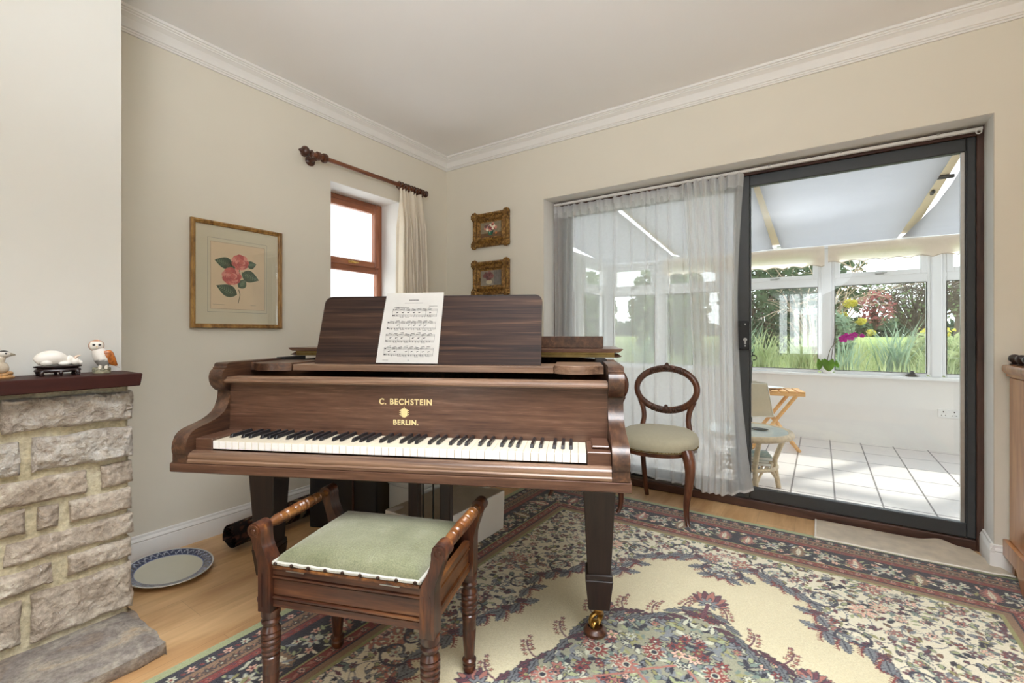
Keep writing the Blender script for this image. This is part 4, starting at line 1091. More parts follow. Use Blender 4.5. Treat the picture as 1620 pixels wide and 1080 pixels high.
# ================================================================== MANTEL ORNAMENTS
MZ = .942
def hue(c): return tuple(lin(q) for q in c) + (1,)
owl = thing('owl_figurine', 'china barn owl with tawny wings perched at the right end of the mantel', 'figurine', (.530, -2.437, MZ), math.radians(-10))
# local: +x faces the camera side, y along the shelf (right positive)
b = nb(); lathe(b, [(0, 0), (.026, 0), (.027, .006), (.024, .013), (.020, .017), (.012, .020), (0, .020)], 18, tr(.0, -.004, 0) @ Matrix.Diagonal((1, 1.05, 1, 1)))
for k in range(14): a = k * .9; ell(b, (.020 * math.cos(a), -.004 + .021 * math.sin(a), .011 + .003 * (k % 3)), (.008, .008, .006), 8, 6)
ow_b = obj('base_rock', b, plain('mossy_glaze', rgb(140, 136, 112), .35, var=.5, vscale=110, coat=.3), owl, 60)
b = nb()
OB = [((0, .006, .022), .010), ((.002, .002, .036), .020), ((.002, -.002, .054), .026), ((.002, -.008, .072), .0255), ((.003, -.014, .088), .021), ((.003, -.018, .098), .017)]
tube(b, catmull([p for p, r_ in OB], 4), [OB[min(5, i // 4)][1] + (OB[min(5, i // 4 + 1)][1] - OB[min(5, i // 4)][1]) * (i % 4) / 4 for i in range(21)], 18)
o = obj('body', b, M['attr_glaze'], owl, 60); vcol(o, lambda c, n: hue((236, 232, 224)) if c.z > .05 else hue((150, 148, 142)))
b = nb(); ell(b, (.006, -.020, .108), (.021, .024, .023), 20, 14); oh_ = o = obj('head', b, M['attr_glaze'], owl, 60)
vcol(o, lambda c, n: hue((240, 236, 226)) if n.x > .42 and n.z < .62 else hue((184, 106, 48)))
for s in (-1, 1):
    b = nb(); ell(b, (.0262, -.020 + s * .0085, .111), (.0025, .0045, .0035), 10, 8); obj('eye', b, M['ebony'], oh_, 60)
b = nb(); lathe(b, [(0, 0), (.003, .001), (.0015, .007), (0, .009)], 8, tr(.028, -.020, .106) @ roty(PI * .8)); obj('beak', b, plain('beak_glaze', rgb(220, 200, 160), .3), oh_, 60)
for s in (-1, 1):
    b = nb(); pts = catmull([(-.004 + s * .018, .002 + s * .004, .088), (-.006 + s * .020, .012, .066), (-.006 + s * .016, .026, .044), (-.006 + s * .008, .042, .026)], 5)
    tube(b, pts, [.013, .016, .019, .0205, .0215, .021, .0205, .0195, .0185, .017, .015, .0125, .010, .007, .0045, .002], 12, flat=.55)
    o = obj('wing', b, M['attr_glaze'], owl, 60); vcol(o, lambda c, n: hue((196, 116, 52)) if noise.noise(c * 220) > -.15 else hue((150, 84, 40)))
b = nb(); hexa(b, [(-.010, .020, .036), (.006, .020, .036), (.004, .050, .016), (-.008, .050, .016)], [(-.010, .022, .042), (.006, .022, .042), (.004, .052, .020), (-.008, .052, .020)], .001); obj('tail', b, plain('tail_glaze', rgb(214, 206, 196), .3, var=.2, vscale=80), owl, 60)
for s in (-1, 1):
    b = nb(); tube(b, [(.012, .0 + s * .008, .032), (.016, -.002 + s * .009, .016)], .006, 8); obj('leg', b, plain('owl_leg', rgb(226, 218, 200), .3), owl, 60)

owl.scale = (.93, .93, .93)
stand = thing('carved_stand', 'dark carved wooden stand under the white porcelain animal', 'stand', (.530, -2.556, MZ))
b = nb(); lathe(b, [(0, .026), (.052, .026), (.060, .029), (.062, .033), (.059, .034), (.056, .0325), (0, .0325)], 28, Matrix.Diagonal((.62, 1, 1, 1))); obj('tray', b, M['ebonised'], stand, 40)
b = nb(); lathe(b, [(.050, .026), (.058, .022), (.060, .017), (.054, .012), (.046, .012), (.046, .026)], 28, Matrix.Diagonal((.62, 1, 1, 1))); obj('apron', b, M['ebonised'], stand, 40)
for sx_, sy_ in ((1, 1), (1, -1), (-1, 1), (-1, -1), (1, 0), (-1, 0)):
    b = nb(); yy = sy_ * .042; xx = sx_ * (.024 if sy_ else .033)
    tube(b, catmull([(xx, yy, .016), (xx * 1.12, yy * 1.1, .009), (xx * 1.05, yy * .98, .004), (xx * 1.2, yy * 1.18, .0024)], 4), [.006] * 5 + [.0045] * 5 + [.0032] * 3, 8); obj('foot', b, M['ebonised'], stand, 60)
cat = thing('porcelain_animal', 'white porcelain animal curled asleep on a dark carved stand', 'figurine', (.530, -2.556, MZ + .0326))
b = nb()
pts = catmull([(0, -.054, .012), (0, -.044, .019), (0, -.022, .0225), (0, .004, .021), (0, .024, .016), (0, .040, .011)], 5); rad = []
for i in range(len(pts)): t = i / (len(pts) - 1); rad.append((.009 + .0155 * math.sin(PI * min(1, t * 1.15 + .12)) ** .7) if t < .8 else .0145)
tube(b, pts, [min(r_, pts[i].z * .98) for i, r_ in enumerate(rad)], 16)
ell(b, (.010, -.030, .0105), (.013, .018, .0102), 12, 8); ell(b, (.012, .014, .007), (.009, .018, .0068), 12, 8); obj('body', b, M['porcelain'], cat, 60)
b = nb(); ell(b, (.006, .042, .011), (.012, .015, .0105), 14, 10); ell(b, (.009, .054, .008), (.007, .008, .006), 10, 8); obj('head', b, M['porcelain'], cat, 60)
for s in (-1, 1):
    b = nb(); pts = catmull([(.004 + s * .006, .040, .019), (.004 + s * .008, .047, .026), (.004 + s * .009, .056, .029)], 4); tube(b, pts, [.004, .0045, .005, .005, .0045, .004, .003, .002, .001], 8, flat=.5); obj('ear', b, plain('ear_glaze', rgb(236, 214, 196), .25), cat, 60)

cat.scale = (1, 1, 1.22)
puf = thing('puffin_figurine', 'black and white china bird on a rock at the left edge of the mantel', 'figurine', (.545, -2.692, MZ), 0)
b = nb(); lathe(b, [(0, 0), (.028, 0), (.030, .005), (.024, .010), (.020, .013), (0, .014)], 16, Matrix.Diagonal((1, 1.1, 1, 1)))
for k in range(10): a = k * 1.1; ell(b, (.018 * math.cos(a), .020 * math.sin(a), .012 + .004 * (k % 2)), (.009, .009, .007), 8, 6)
obj('base_rock', b, plain('tan_glaze', rgb(178, 136, 86), .4, var=.35, vscale=90, coat=.2), puf, 60)
b = nb(); tube(b, catmull([(0, .004, .018), (0, .002, .032), (0, -.006, .048), (0, -.002, .062), (0, .004, .072)], 4), [.008, .012, .015, .017, .018, .0185, .0185, .018, .0175, .016, .015, .014, .0135, .013, .012, .011, .010], 14)
o = obj('body', b, M['attr_glaze'], puf, 60); vcol(o, lambda c, n: hue((40, 36, 38)) if n.x < .2 else hue((204, 190, 168)))
b = nb(); ell(b, (.002, .006, .078), (.013, .0165, .0125), 16, 12); ph_ = o = obj('head', b, M['attr_glaze'], puf, 60); vcol(o, lambda c, n: hue((38, 38, 42)) if c.z > .085 or c.x < 0 else hue((206, 202, 194)))
b = nb(); hexa(b, [(-.002, .018, .070), (.006, .018, .070), (.004, .034, .074), (0, .034, .074)], [(-.002, .018, .084), (.006, .018, .084), (.004, .032, .078), (0, .032, .078)], .001); obj('beak', b, plain('bill_glaze', rgb(150, 140, 120), .3, var=.3), ph_, 60)
b = nb(); ell(b, (.0135, .010, .080), (.002, .003, .003), 8, 6); obj('eye', b, M['ebony'], ph_, 60)

# ================================================================== RUG
def build_rug():
    cell = .0036; Wd, Ld = 2.75, 3.65; n, m = int(Wd / 2 / cell), int(Ld / 2 / cell)
    A = (np.arange(n) + .5) * cell; Bv = (np.arange(m) + .5) * cell
    a, bb_ = np.meshgrid(A, Bv, indexing='ij')        # distances from the rug centre
    img = np.zeros((n, m, 3)); rs = np.random.RandomState(4)
    C = lambda r, g, b: np.array([lin(r), lin(g), lin(b)])
    cream, cream2 = C(212, 203, 170), C(224, 218, 194); navy = C(44, 46, 58); slate = C(126, 132, 136); teal = C(116, 134, 124); red = C(130, 60, 57); rose = C(170, 112, 100)
    pink = C(222, 180, 158); brown = C(122, 92, 72); olive = C(150, 148, 100); green = C(160, 168, 128); plum = C(102, 62, 74); pale = C(198, 200, 178); tan = C(140, 112, 88)
    def win(x, y, r):
        i0, i1 = max(0, int((x - r) / cell)), min(n, int((x + r) / cell) + 2); j0, j1 = max(0, int((y - r) / cell)), min(m, int((y + r) / cell) + 2)
        return (slice(i0, i1), slice(j0, j1)) if i1 > i0 and j1 > j0 else None
    def flower(x, y, r, cp, cc, k=6, rot=0, edge=navy, mask=None):
        w = win(x, y, r * 1.15)
        if w is None: return
        dx, dy = a[w] - x, bb_[w] - y; d = np.hypot(dx, dy); th = np.arctan2(dy, dx) + rot
        R_ = r * (.72 + .28 * np.cos(k * th)); s = img[w]
        ok = np.ones_like(d, bool) if mask is None else mask[w]
        if edge is not None: s[(d < R_ + cell * 1.1) & ok] = edge
        s[(d < R_) & ok] = cp; s[(d < r * .34) & ok] = edge if edge is not None else cc; s[(d < r * .24) & ok] = cc
    def leaf(x, y, L, w_, ang, col, edge=None, mask=None, serr=0):
        w = win(x, y, L * 1.1)
        if w is None: return
        dx, dy = a[w] - x, bb_[w] - y; u = (dx * math.cos(ang) + dy * math.sin(ang)) / L; v = -dx * math.sin(ang) + dy * math.cos(ang)
        prof = w_ * np.sin(np.pi * np.clip(u, 0, 1) ** .8) * (1 + (.35 * np.cos(u * serr * 2 * np.pi) if serr else 0)); s = img[w]; ins = (u > 0) & (u < 1)
        ok = True if mask is None else mask[w]
        if edge is not None: s[ins & (np.abs(v) < prof + cell) & ok] = edge
        s[ins & (np.abs(v) < prof) & ok] = col
        if serr: s[ins & (np.abs(v) < prof * .18) & ok] = edge if edge is not None else col * .6
    def line(pts, w_, col, mask=None):
        for (x0, y0), (x1, y1) in zip(pts, pts[1:]):
            L = math.hypot(x1 - x0, y1 - y0); k = max(1, int(L / (cell * .8)))
            for q in range(k):
                x, y = x0 + (x1 - x0) * q / k, y0 + (y1 - y0) * q / k; w = win(x, y, w_ + cell)
                if w is None: continue
                d = np.hypot(a[w] - x, bb_[w] - y) < w_
                if mask is not None: d &= mask[w]
                img[w][d] = col
    def spiral(x, y, r0, ang, turn, col, w_, mask=None, n_=26, sgn=1):
        pts = []
        for k in range(n_ + 1):
            t = k / n_; r = r0 * (1 - t) ** .8 + r0 * .10; th = ang + sgn * turn * t
            pts.append((x + r * math.cos(th), y + r * math.sin(th)))
        line(pts, w_, col, mask); return pts
    def sprig(x, y, ang, L, col, k=4, mask=None):
        pts = [(x + L * t * math.cos(ang + .35 * t), y + L * t * math.sin(ang + .35 * t)) for t in np.linspace(0, 1, 6)]
        line(pts, cell * .75, col, mask)
        for q in range(1, 6):
            for s in (-1, 1):
                px, py = pts[q]; e = (px + L * .24 * math.cos(ang + s * .9), py + L * .24 * math.sin(ang + s * .9)); line([(px, py), e], cell * .6, col, mask)
    hw, hl = Wd / 2, Ld / 2
    d_edge = np.minimum(hw - a, hl - bb_)
    img[:] = cream
    # ---- field zones
    ang = np.arctan2(bb_ / 1.19, a / .73); rad = np.hypot(a / .73, bb_ / 1.19)
    openE = rad < 1.0 + .055 * np.cos(ang * 10) + .03 * np.cos(ang * 22 + 1) ; outer = ~openE
    ang2 = np.arctan2(bb_ / .74, a / .44); rad2 = np.hypot(a / .44, bb_ / .74)
    med = rad2 < 1.0 + .06 * np.cos(ang2 * 8) + .03 * np.cos(ang2 * 20)
    field = d_edge > .44
    # ---- spandrel zone: cream ground crowded with vines
    of = outer & field
    img[of] = cream2
    for k in range(300):                                   # dark little vine arcs
        x, y = rs.rand() * hw, rs.rand() * hl; spiral(x, y, .03 + .05 * rs.rand(), rs.rand() * 6.3, 4 + 3 * rs.rand(), slate * .7, cell * .55, of, 22, rs.choice([-1, 1]))
    for k in range(4200):
        x, y = rs.rand() * hw, rs.rand() * hl; c = [slate, teal, plum, green, brown, slate, olive, navy][rs.randint(8)]
        leaf(x, y, .016 + .024 * rs.rand(), .004 + .0045 * rs.rand(), rs.rand() * 6.3, c, navy * 1.6 if rs.rand() < .35 else None, of)
    for k in range(620):
        x, y = rs.rand() * hw, rs.rand() * hl; flower(x, y, .009 + .014 * rs.rand(), [red, rose, pink, pale, plum, rose][rs.randint(6)], [cream2, navy, pale][rs.randint(3)], rs.randint(4, 8), rs.rand() * 6, slate * .6, of)
    for k in range(40):
        x, y = rs.rand() * hw, rs.rand() * hl; flower(x, y, .036 + .016 * rs.rand(), [rose, pale, pink][rs.randint(3)], red, 8, rs.rand() * 6, slate * .7, of); flower(x, y, .02, cream, red, 6, 0, None, of)
    # big scrolling acanthus along the boundary, red coral sprigs inside it
    for k in range(22):
        th = (k + .5) / 22 * PI / 2; r = 1.0 + .055 * math.cos(th * 10) + .03 * math.cos(th * 22 + 1)
        x, y = .73 * r * math.cos(th), 1.19 * r * math.sin(th); nrm = math.atan2(math.sin(th) / 1.19, math.cos(th) / .73)
        leaf(x, y, .085, .019, nrm + PI / 2 + .5, slate, navy * 1.5, field, 6); leaf(x, y, .075, .017, nrm - PI / 2 - .4, slate * .9, navy * 1.5, field, 6)
        if k % 3 == 0:
            pts = spiral(x + .055 * math.cos(nrm), y + .055 * math.sin(nrm), .062, nrm + PI, 7.2, navy * 1.7, cell * 1.4, field, 34, 1 if k % 2 else -1)
            flower(x + .055 * math.cos(nrm), y + .055 * math.sin(nrm), .022, pale, rose, 5, 0, slate, field)
        else: leaf(x + .02 * math.cos(nrm), y + .02 * math.sin(nrm), .05, .014, nrm + 2.2, plum, navy, field, 4)
        sprig(x - .012 * math.cos(nrm), y - .012 * math.sin(nrm), nrm + PI + .5, .055, red, 4, openE & ~med); sprig(x - .008 * math.cos(nrm), y - .008 * math.sin(nrm), nrm + PI - .9, .04, red, 3, openE & ~med)
    # ---- medallion
    img[med] = C(150, 150, 128)
    for k in range(900):
        x, y = rs.rand() * .5, rs.rand() * .82; c = [slate, teal, green, navy, olive, slate, pale][rs.randint(7)]
        leaf(x, y, .022 + .03 * rs.rand(), .005 + .005 * rs.rand(), rs.rand() * 6.3, c, navy * 1.3 if rs.rand() < .5 else None, med)
    for k in range(120):
        x, y = rs.rand() * .5, rs.rand() * .82; flower(x, y, .012 + .016 * rs.rand(), [red, red, rose, pink, pale][rs.randint(5)], [navy, pale, olive][rs.randint(3)], rs.randint(5, 9), rs.rand() * 6, navy * 1.4, med)
    for k in range(9): flower(.07 + .3 * rs.rand(), .05 + .55 * rs.rand(), .04, [red, rose][k % 2], navy, 10, 0, pale, med)
    for k in range(4):
        t = k / 4; line([(.02 + .1 * k, .42 - .1 * k), (.12 + .1 * k, .33 - .1 * k), (.03 + .1 * k, .27 - .1 * k)], cell * 1.2, rose, med)
    for k in range(14):
        th = (k + .5) / 14 * PI / 2; r = 1.0 + .06 * math.cos(th * 8); x, y = .44 * r * math.cos(th), .74 * r * math.sin(th); nrm = math.atan2(math.sin(th) / .74, math.cos(th) / .44)
        leaf(x, y, .075, .011, nrm + PI / 2 + .3, plum * .8, navy, field, 3); leaf(x, y, .075, .011, nrm - PI / 2 - .3, slate * .7, navy, field, 3)
        if k % 2 == 0:
            ax, ay = x, y; pts = [(ax + .10 * t * math.cos(nrm + .5 * t), ay + .10 * t * math.sin(nrm + .5 * t)) for t in np.linspace(0, 1, 6)]; line(pts, cell * .9, plum, openE)
            for q in range(2, 6):
                for s in (-1, 1): flower(pts[q][0] + .018 * math.cos(nrm + s * 1.4), pts[q][1] + .018 * math.sin(nrm + s * 1.4), .011, plum if q % 2 else brown, rose, 5, 0, None, openE)
    def palmette(x, y, r, dirn):
        for q in range(-4, 5): leaf(x, y, r * (1 - .06 * abs(q)), r * .15, dirn + q * .34, plum if q % 2 else rose, navy * 1.5, field)
        flower(x, y, r * .42, slate, pale, 8, 0, navy, field)
    palmette(.0, .84, .10, PI / 2); palmette(.50, .0, .085, 0); palmette(.34, .58, .075, .9)
    line([(.0, .74), (.0, .84)], cell * 1.6, plum)
    # ---- borders
    def band(d0, d1, col): img[(d_edge >= d0) & (d_edge < d1)] = col
    band(0, .048, green); band(.048, .056, navy); band(.056, .098, navy); band(.098, .104, tan); band(.104, .150, tan); band(.150, .156, navy); band(.156, .184, red); band(.184, .190, navy)
    band(.190, .345, navy); band(.345, .351, olive); band(.351, .392, red); band(.392, .398, navy); band(.398, .425, tan); band(.425, .440, olive)
    bm = lambda d0, d1: (d_edge >= d0) & (d_edge < d1)
    mk1, mk2, mk3, mk4, mk5 = bm(.058, .097), bm(.105, .149), bm(.157, .183), bm(.191, .344), bm(.352, .391)
    def along(step, off, d, fn):
        k = 0; p = step / 2
        while p < hl - d + .03:
            fn(hw - d, p, 0, k); p += step; k += 1
        k = 0; p = step / 2
        while p < hw - d + .03:
            fn(p, hl - d, PI / 2, k); p += step; k += 1
    def f1(x, y, r, k):
        flower(x, y, .016, pale if k % 2 else pink, red, 6, 0, None, mk1)
        ox, oy = (0, .026) if r == 0 else (.026, 0); leaf(x + ox - .008, y + oy - .008, .018, .005, .8, red, None, mk1)
    along(.055, 0, .077, f1)
    def f2(x, y, r, k):
        flower(x, y, .014, brown * .6, pale, 5, 0, navy, mk2); ox, oy = (0, .02) if r == 0 else (.02, 0)
        spiral(x + ox, y + oy, .012, 0, 5, navy, cell * .7, mk2, 12); leaf(x + ox, y + oy, .02, .004, 1.0, rose, None, mk2)
    along(.042, 0, .127, f2)
    along(.048, 0, .170, lambda x, y, r, k: (flower(x, y, .009, rose, navy, 4, 0, None, mk3), leaf(x + (.012 if r else 0), y + (0 if r else .012), .02, .004, r + .9 if k % 2 else r + 2.2, plum, None, mk3)))
    def f4(x, y, r, k):
        ux, uy = (0, 1) if r == 0 else (1, 0); vx, vy = (1, 0) if r == 0 else (0, 1); base = PI / 2 if r == 0 else 0
        if k % 2 == 0:
            leaf(x - vx * .062, y - vy * .062, .125, .030, (0 if r == 0 else PI / 2), tan if k % 4 else rose, navy * 2, mk4, 7); leaf(x - vx * .045, y - vy * .045, .09, .010, (0 if r == 0 else PI / 2), cream2, None, mk4, 5)
        else:
            flower(x, y, .034, pale, rose, 7, .4, slate, mk4); flower(x, y, .016, rose, navy, 5, 0, None, mk4)
            for q in range(4): aa = q * PI / 2 + .78; flower(x + .052 * math.cos(aa), y + .052 * math.sin(aa), .017, [cream2, pink][q % 2], red, 5, 0, None, mk4)
        for q in range(11):
            px, py = x + ux * (.02 + .012 * q) * (1 if q % 2 else -1) + vx * rs.uniform(-.07, .07), y + uy * (.02 + .012 * q) * (1 if q % 2 else -1) + vy * rs.uniform(-.07, .07)
            leaf(px, py, .024 + .02 * rs.rand(), .006, rs.rand() * 6.3, [green, pale, slate * 1.2, cream2, olive, pink][rs.randint(6)], None, mk4)
        spiral(x + ux * .055, y + uy * .055, .036, rs.rand() * 6, 5, green, cell * .6, mk4, 20)
    along(.112, 0, .268, f4)
    along(.06, 0, .372, lambda x, y, r, k: (flower(x, y, .013, pink, plum, 6, 0, navy, mk5), leaf(x + (.014 if r else 0), y + (0 if r else .014), .03, .006, r + (1.1 if k % 2 else 2.0), rose, None, mk5), leaf(x - (.02 if r else .012), y - (.012 if r else .02), .026, .005, r + .6, tan, None, mk5)))
    # knotting: small jitter and woven irregularity
    full = np.concatenate([img[::-1], img], 0); full = np.concatenate([full[:, ::-1], full], 1)
    N, Mm = full.shape[:2]
    full *= (1 + .10 * (rs.rand(N, Mm, 1) - .5)); lowf = rs.rand(N // 60 + 2, Mm // 60 + 2)
    ii = np.arange(N) / 60; jj = np.arange(Mm) / 60
    i0 = ii.astype(int); j0 = jj.astype(int); fi = (ii - i0)[:, None]; fj = (jj - j0)[None]
    lf = lowf[i0][:, j0] * (1 - fi) * (1 - fj) + lowf[i0 + 1][:, j0] * fi * (1 - fj) + lowf[i0][:, j0 + 1] * (1 - fi) * fj + lowf[i0 + 1][:, j0 + 1] * fi * fj
    full *= (1 + .12 * (lf - .5))[..., None]
    xs = (np.arange(N) - N / 2 + .5) * cell; yl = (np.arange(Mm) - Mm / 2 + .5) * cell
    X, Y = np.meshgrid(xs, yl, indexing='ij')
    Z = np.full_like(X, .010); ed = np.minimum(np.minimum(X - xs[0], xs[-1] - X), np.minimum(Y - yl[0], yl[-1] - Y)); Z -= .0075 * np.exp(-ed / .004)
    co = np.stack([X, Y, Z], -1).reshape(-1, 3)
    idx = np.arange(N * Mm).reshape(N, Mm); q = np.stack([idx[:-1, :-1], idx[1:, :-1], idx[1:, 1:], idx[:-1, 1:]], -1).reshape(-1, 4)
    me = bpy.data.meshes.new('persian_rug'); me.vertices.add(len(co)); me.vertices.foreach_set('co', co.ravel().astype(np.float32))
    me.loops.add(q.size); me.loops.foreach_set('vertex_index', q.ravel().astype(np.int32)); me.polygons.add(len(q))
    me.polygons.foreach_set('loop_start', (np.arange(len(q)) * 4).astype(np.int32)); me.polygons.foreach_set('loop_total', np.full(len(q), 4, np.int32))
    me.update(calc_edges=True)
    at = me.color_attributes.new('Col', 'BYTE_COLOR', 'POINT'); rgba = np.concatenate([np.clip(full, 0, 1).reshape(-1, 3), np.ones((N * Mm, 1))], 1)
    at.data.foreach_set('color', rgba.ravel().astype(np.float32))
    me.materials.append(M['rug']); o = bpy.data.objects.new('persian_rug', me); COL.objects.link(o); o.location = (2.341, -.055 - Ld / 2, 0.0005)
    tag(o, 'large cream and navy floral Persian rug under the piano and stool', 'rug')
build_rug()

# ================================================================== DOOR MAT
mt = None
b = nb()
def matf(s, t):
    x = 2.688 + .66 * s + .07 * (1 - t) * s ** 6 - .02 * t * s ** 8; y = -.092 + .272 * t - .0 * s
    z = .016 + .004 * noise.noise(Vector((s * 4, t * 2, 2))) + (.020 * math.exp(-((s - .80) / .08) ** 2) * t ** 2) + .002 * (1 - t) + (-.004 if t > .3 else 0) * 0
    if s > .94 and t < .4: z += .006 * (1 - t)
    return (x, y, z)
grid(b, matf, 60, 20, -.007); o = obj('door_mat', b, M['mat'], None, 50); tag(o, 'beige woven mat lying crooked against the patio door sill', 'mat')
b = nb(); tube(b, [tuple(Vector(matf(0, t / 10)) + Vector((0, 0, -.003))) for t in range(11)], .005, 8); tube(b, [tuple(Vector(matf(t / 30, 0)) + Vector((0, 0, -.004))) for t in range(31)], .0045, 8); obj('bound_edge', b, plain('pale_binding', rgb(232, 226, 214), .9), o, 60)

# ================================================================== PLATTER, ROLLED RUG, BOXES under the piano
pl_ = thing('serving_platter', 'oval white platter with a navy patterned rim on the floorboards', 'platter', (.262, -2.14, 0), math.radians(0))
pf = [(0, .006), (.62, .006), (.66, .008), (.71, .016), (.74, .019)]
b = nb(); lathe(b, [(r_ * .203, z_) for r_, z_ in pf] + [(.0, .0045)], 64, Matrix.Diagonal((1, .80, 1, 1))); obj('well', b, plain('pale_glaze', rgb(206, 204, 184), .2, var=.01, coat=.4), pl_, 50)
b = nb()
rings = []
for r_, z_ in [(.738, .0188), (.77, .0205), (.80, .022), (.84, .0245), (.88, .0265), (.92, .0285), (.95, .030), (.98, .0315), (1.0, .032), (1.0, .028), (.86, .018), (.60, .0), (.55, .0)]:
    rings.append([b.verts.new((.203 * r_ * math.cos(2 * PI * k / 360), .203 * .8 * r_ * math.sin(2 * PI * k / 360), z_)) for k in range(360)])
for A, B in zip(rings, rings[1:]):
    for k in range(360): b.faces.new((A[k], A[(k + 1) % 360], B[(k + 1) % 360], B[k]))
o = obj('rim', b, M['attr_glaze'], pl_, 60)
def rimcol(c, n):
    r_ = math.hypot(c.x, c.y / .8) / .203; th = math.atan2(c.y / .8, c.x)
    if n.z < .1: return hue((214, 212, 202))
    if .765 < r_ < .785: return hue((52, 70, 120))
    if .79 < r_ < .955:
        u = (th * 34 / (2 * PI)) % 1; v = (r_ - .79) / .165
        if abs(v - (.5 + .38 * math.sin(u * 2 * PI))) < .09 or (abs(u - .5) < .10 and abs(v - .5) < .16): return hue((176, 186, 204))
        return hue((40, 50, 84))
    return hue((206, 208, 208))
vcol(o, rimcol)
roll = thing('rolled_rug', 'dark patterned rug rolled up on the floor along the left wall', 'rug', (.262, -1.885, 0), math.radians(8.5))
b = nb(); nn, LL = 300, 1.1
def spir(s, t):
    th = s * 4.2 * 2 * PI; r_ = .018 + .047 * s; return (r_ * math.cos(th + 2.4), LL * t + .006 * math.sin(th * 1.3) * (1 - t), .067 + r_ * math.sin(th + 2.4) * .97)
grid(b, spir, 170, 90, .006); o = obj('rug_cloth', b, attrmat('rolled_wool', .95, .5, 240), roll, 60)
def rollcol(c, n):
    th = math.atan2(c.z - .067, c.x); y = c.y
    k = noise.noise(Vector((th * 3, y * 26, 0))) + .6 * noise.noise(Vector((th * 9, y * 60, 3)))
    if y < .07: return hue((40, 30, 28)) if k < .2 else hue((96, 60, 50))
    st_ = abs(((y * 9) % 1) - .5)
    if st_ < .13 and k > -.3: return hue((156, 140, 112))
    if k > .35: return hue((140, 122, 98))
    if k > .05: return hue((104, 54, 42))
    return hue((44, 36, 40))
vcol(o, rollcol)
bxw = thing('storage_box', 'white storage box with a loose cream canvas top under the piano keyboard', 'box', (1.10, -1.20, .0115))
b = nb(); hexa(b, [(-.16, -.27, 0), (.16, -.27, 0), (.16, .28, 0), (-.16, .28, 0)], [(-.165, -.275, .208), (.165, -.275, .208), (.165, .285, .208), (-.165, .285, .208)], .004); obj('box_body', b, M['whitebox'], bxw)
b = nb(); grid(b, lambda s, t: (-.162 + .324 * s, -.272 + .553 * t, .2085 + .006 * noise.noise(Vector((s * 4, t * 4, 1))) + .010 * math.sin(PI * s) * math.sin(PI * t)), 24, 30, .002); obj('canvas_top', b, M['cream'], bxw, 60)
bxg = thing('storage_chest', 'pale grey cloth storage box with a lid under the piano keyboard', 'box', (.795, -1.02, .0))
b = nb(); bx(b, (-.118, -.21, 0), (.125, .21, .235), .006); obj('box_body', b, M['greybox'], bxg)
b = nb(); bx(b, (-.123, -.216, .2355), (.130, .216, .33), .014, seg=3); obj('lid', b, M['greybox'], bxg, 50)
cs_ = thing('black_case', 'black leather case with strap and buckle beside the rolled rug', 'case', (.485, -1.33, 0), math.radians(26))
b = nb(); bx(b, (-.21, -.09, 0), (.19, .12, .36), .014, seg=3); obj('case_body', b, M['black'], cs_, 50)
b = nb()
tube(b, catmull([(-.20, -.098, .325), (-.10, -.108, .312), (0, -.115, .292), (.04, -.110, .296), (.055, -.098, .33)], 5), [.006] * 21, 8, flat=.5); tube(b, [(.055, -.096, .0), (.055, -.096, .365)], .008, 8, flat=.6); obj('strap', b, plain('brown_strap', rgb(78, 52, 44), .45, var=.2), cs_, 60)
b = nb(); tube(b, [(.055 + .014 * math.cos(k * PI / 6), -.104, .318 + .014 * math.sin(k * PI / 6)) for k in range(12)], .003, 6, closed=True); ell(b, (.055, -.106, .30), (.004, .003, .004), 8, 6); obj('buckle', b, M['steel'], cs_, 60)

# ================================================================== OAK CABINET at the right edge
cab = thing('oak_cabinet', 'polished oak cabinet with a spindle gallery rail at the right edge', 'cabinet', (3.395, -.022, .0112))
b = nb(); bx(b, (.018, -.52, .146), (1.1, -.008, .88), .004); obj('cabinet_body', b, M['oak'], cab)
b = nb()
prism(b, [(0, .146), (0, .076), (.0, .076), (.16, .076), (.2, .04), (.24, .0), (.30, 0), (.34, .05), (.46, .05), (.50, 0), (.545, 0), (.545, .146)], 0, 0, .03, Matrix(((1, 0, 0, 0), (0, -1, 0, 0), (0, 0, 1, 0), (0, 0, 0, 1))))
bx(b, (.03, -.545, .0), (1.115, -.515, .146), .002); bx(b, (1.085, -.515, 0), (1.115, 0, .146), .002); bx(b, (.03, -.03, 0), (1.085, 0, .146), .002)
obj('plinth', b, M['oak'], cab)
b = nb(); prism(b, [(.018, .880), (.010, .884), (.010, .894), (.002, .902), (-.004, .912), (-.004, .928), (.0, .934), (.012, .936), (1.118, .936), (1.118, .880)], 1, -.55, -.002); obj('cabinet_top', b, M['oak'], cab, 40)
for k, (x0_, x1_) in enumerate(((.05, .555), (.565, 1.07))):
    b = nb(); bx(b, (x0_, -.538, .17), (x1_, -.5205, .86), .004); d_ = obj('cabinet_door', b, M['oak'], cab); bx2 = nb(); bx(bx2, (x0_ + .07, -.543, .24), (x1_ - .07, -.5382, .79), .003); obj('door_panel', bx2, M['oak'], d_)
    b = nb(); ell(b, (x1_ - .03 if k == 0 else x0_ + .03, -.552, .52), (.013, .014, .013), 12, 8); obj('knob', b, M['brass'], d_, 60)
gal = [(.030, -.03), (.030, -.115), (.030, -.20), (.030, -.285)]
for x_, y_ in gal:
    b = nb(); lathe(b, [(0, 0), (.016, 0), (.017, .003), (.010, .007), (.012, .012), (.020, .020), (.0215, .030), (.018, .040), (.010, .046), (0, .048)], 18, tr(x_, y_, .9362)); obj('gallery_spindle', b, M['ebonised'], cab, 50)
b = nb(); tube(b, [(.030, -.03, .967), (.030, -.285, .967)], .0045, 10); obj('gallery_rail', b, M['steel'], cab, 50)
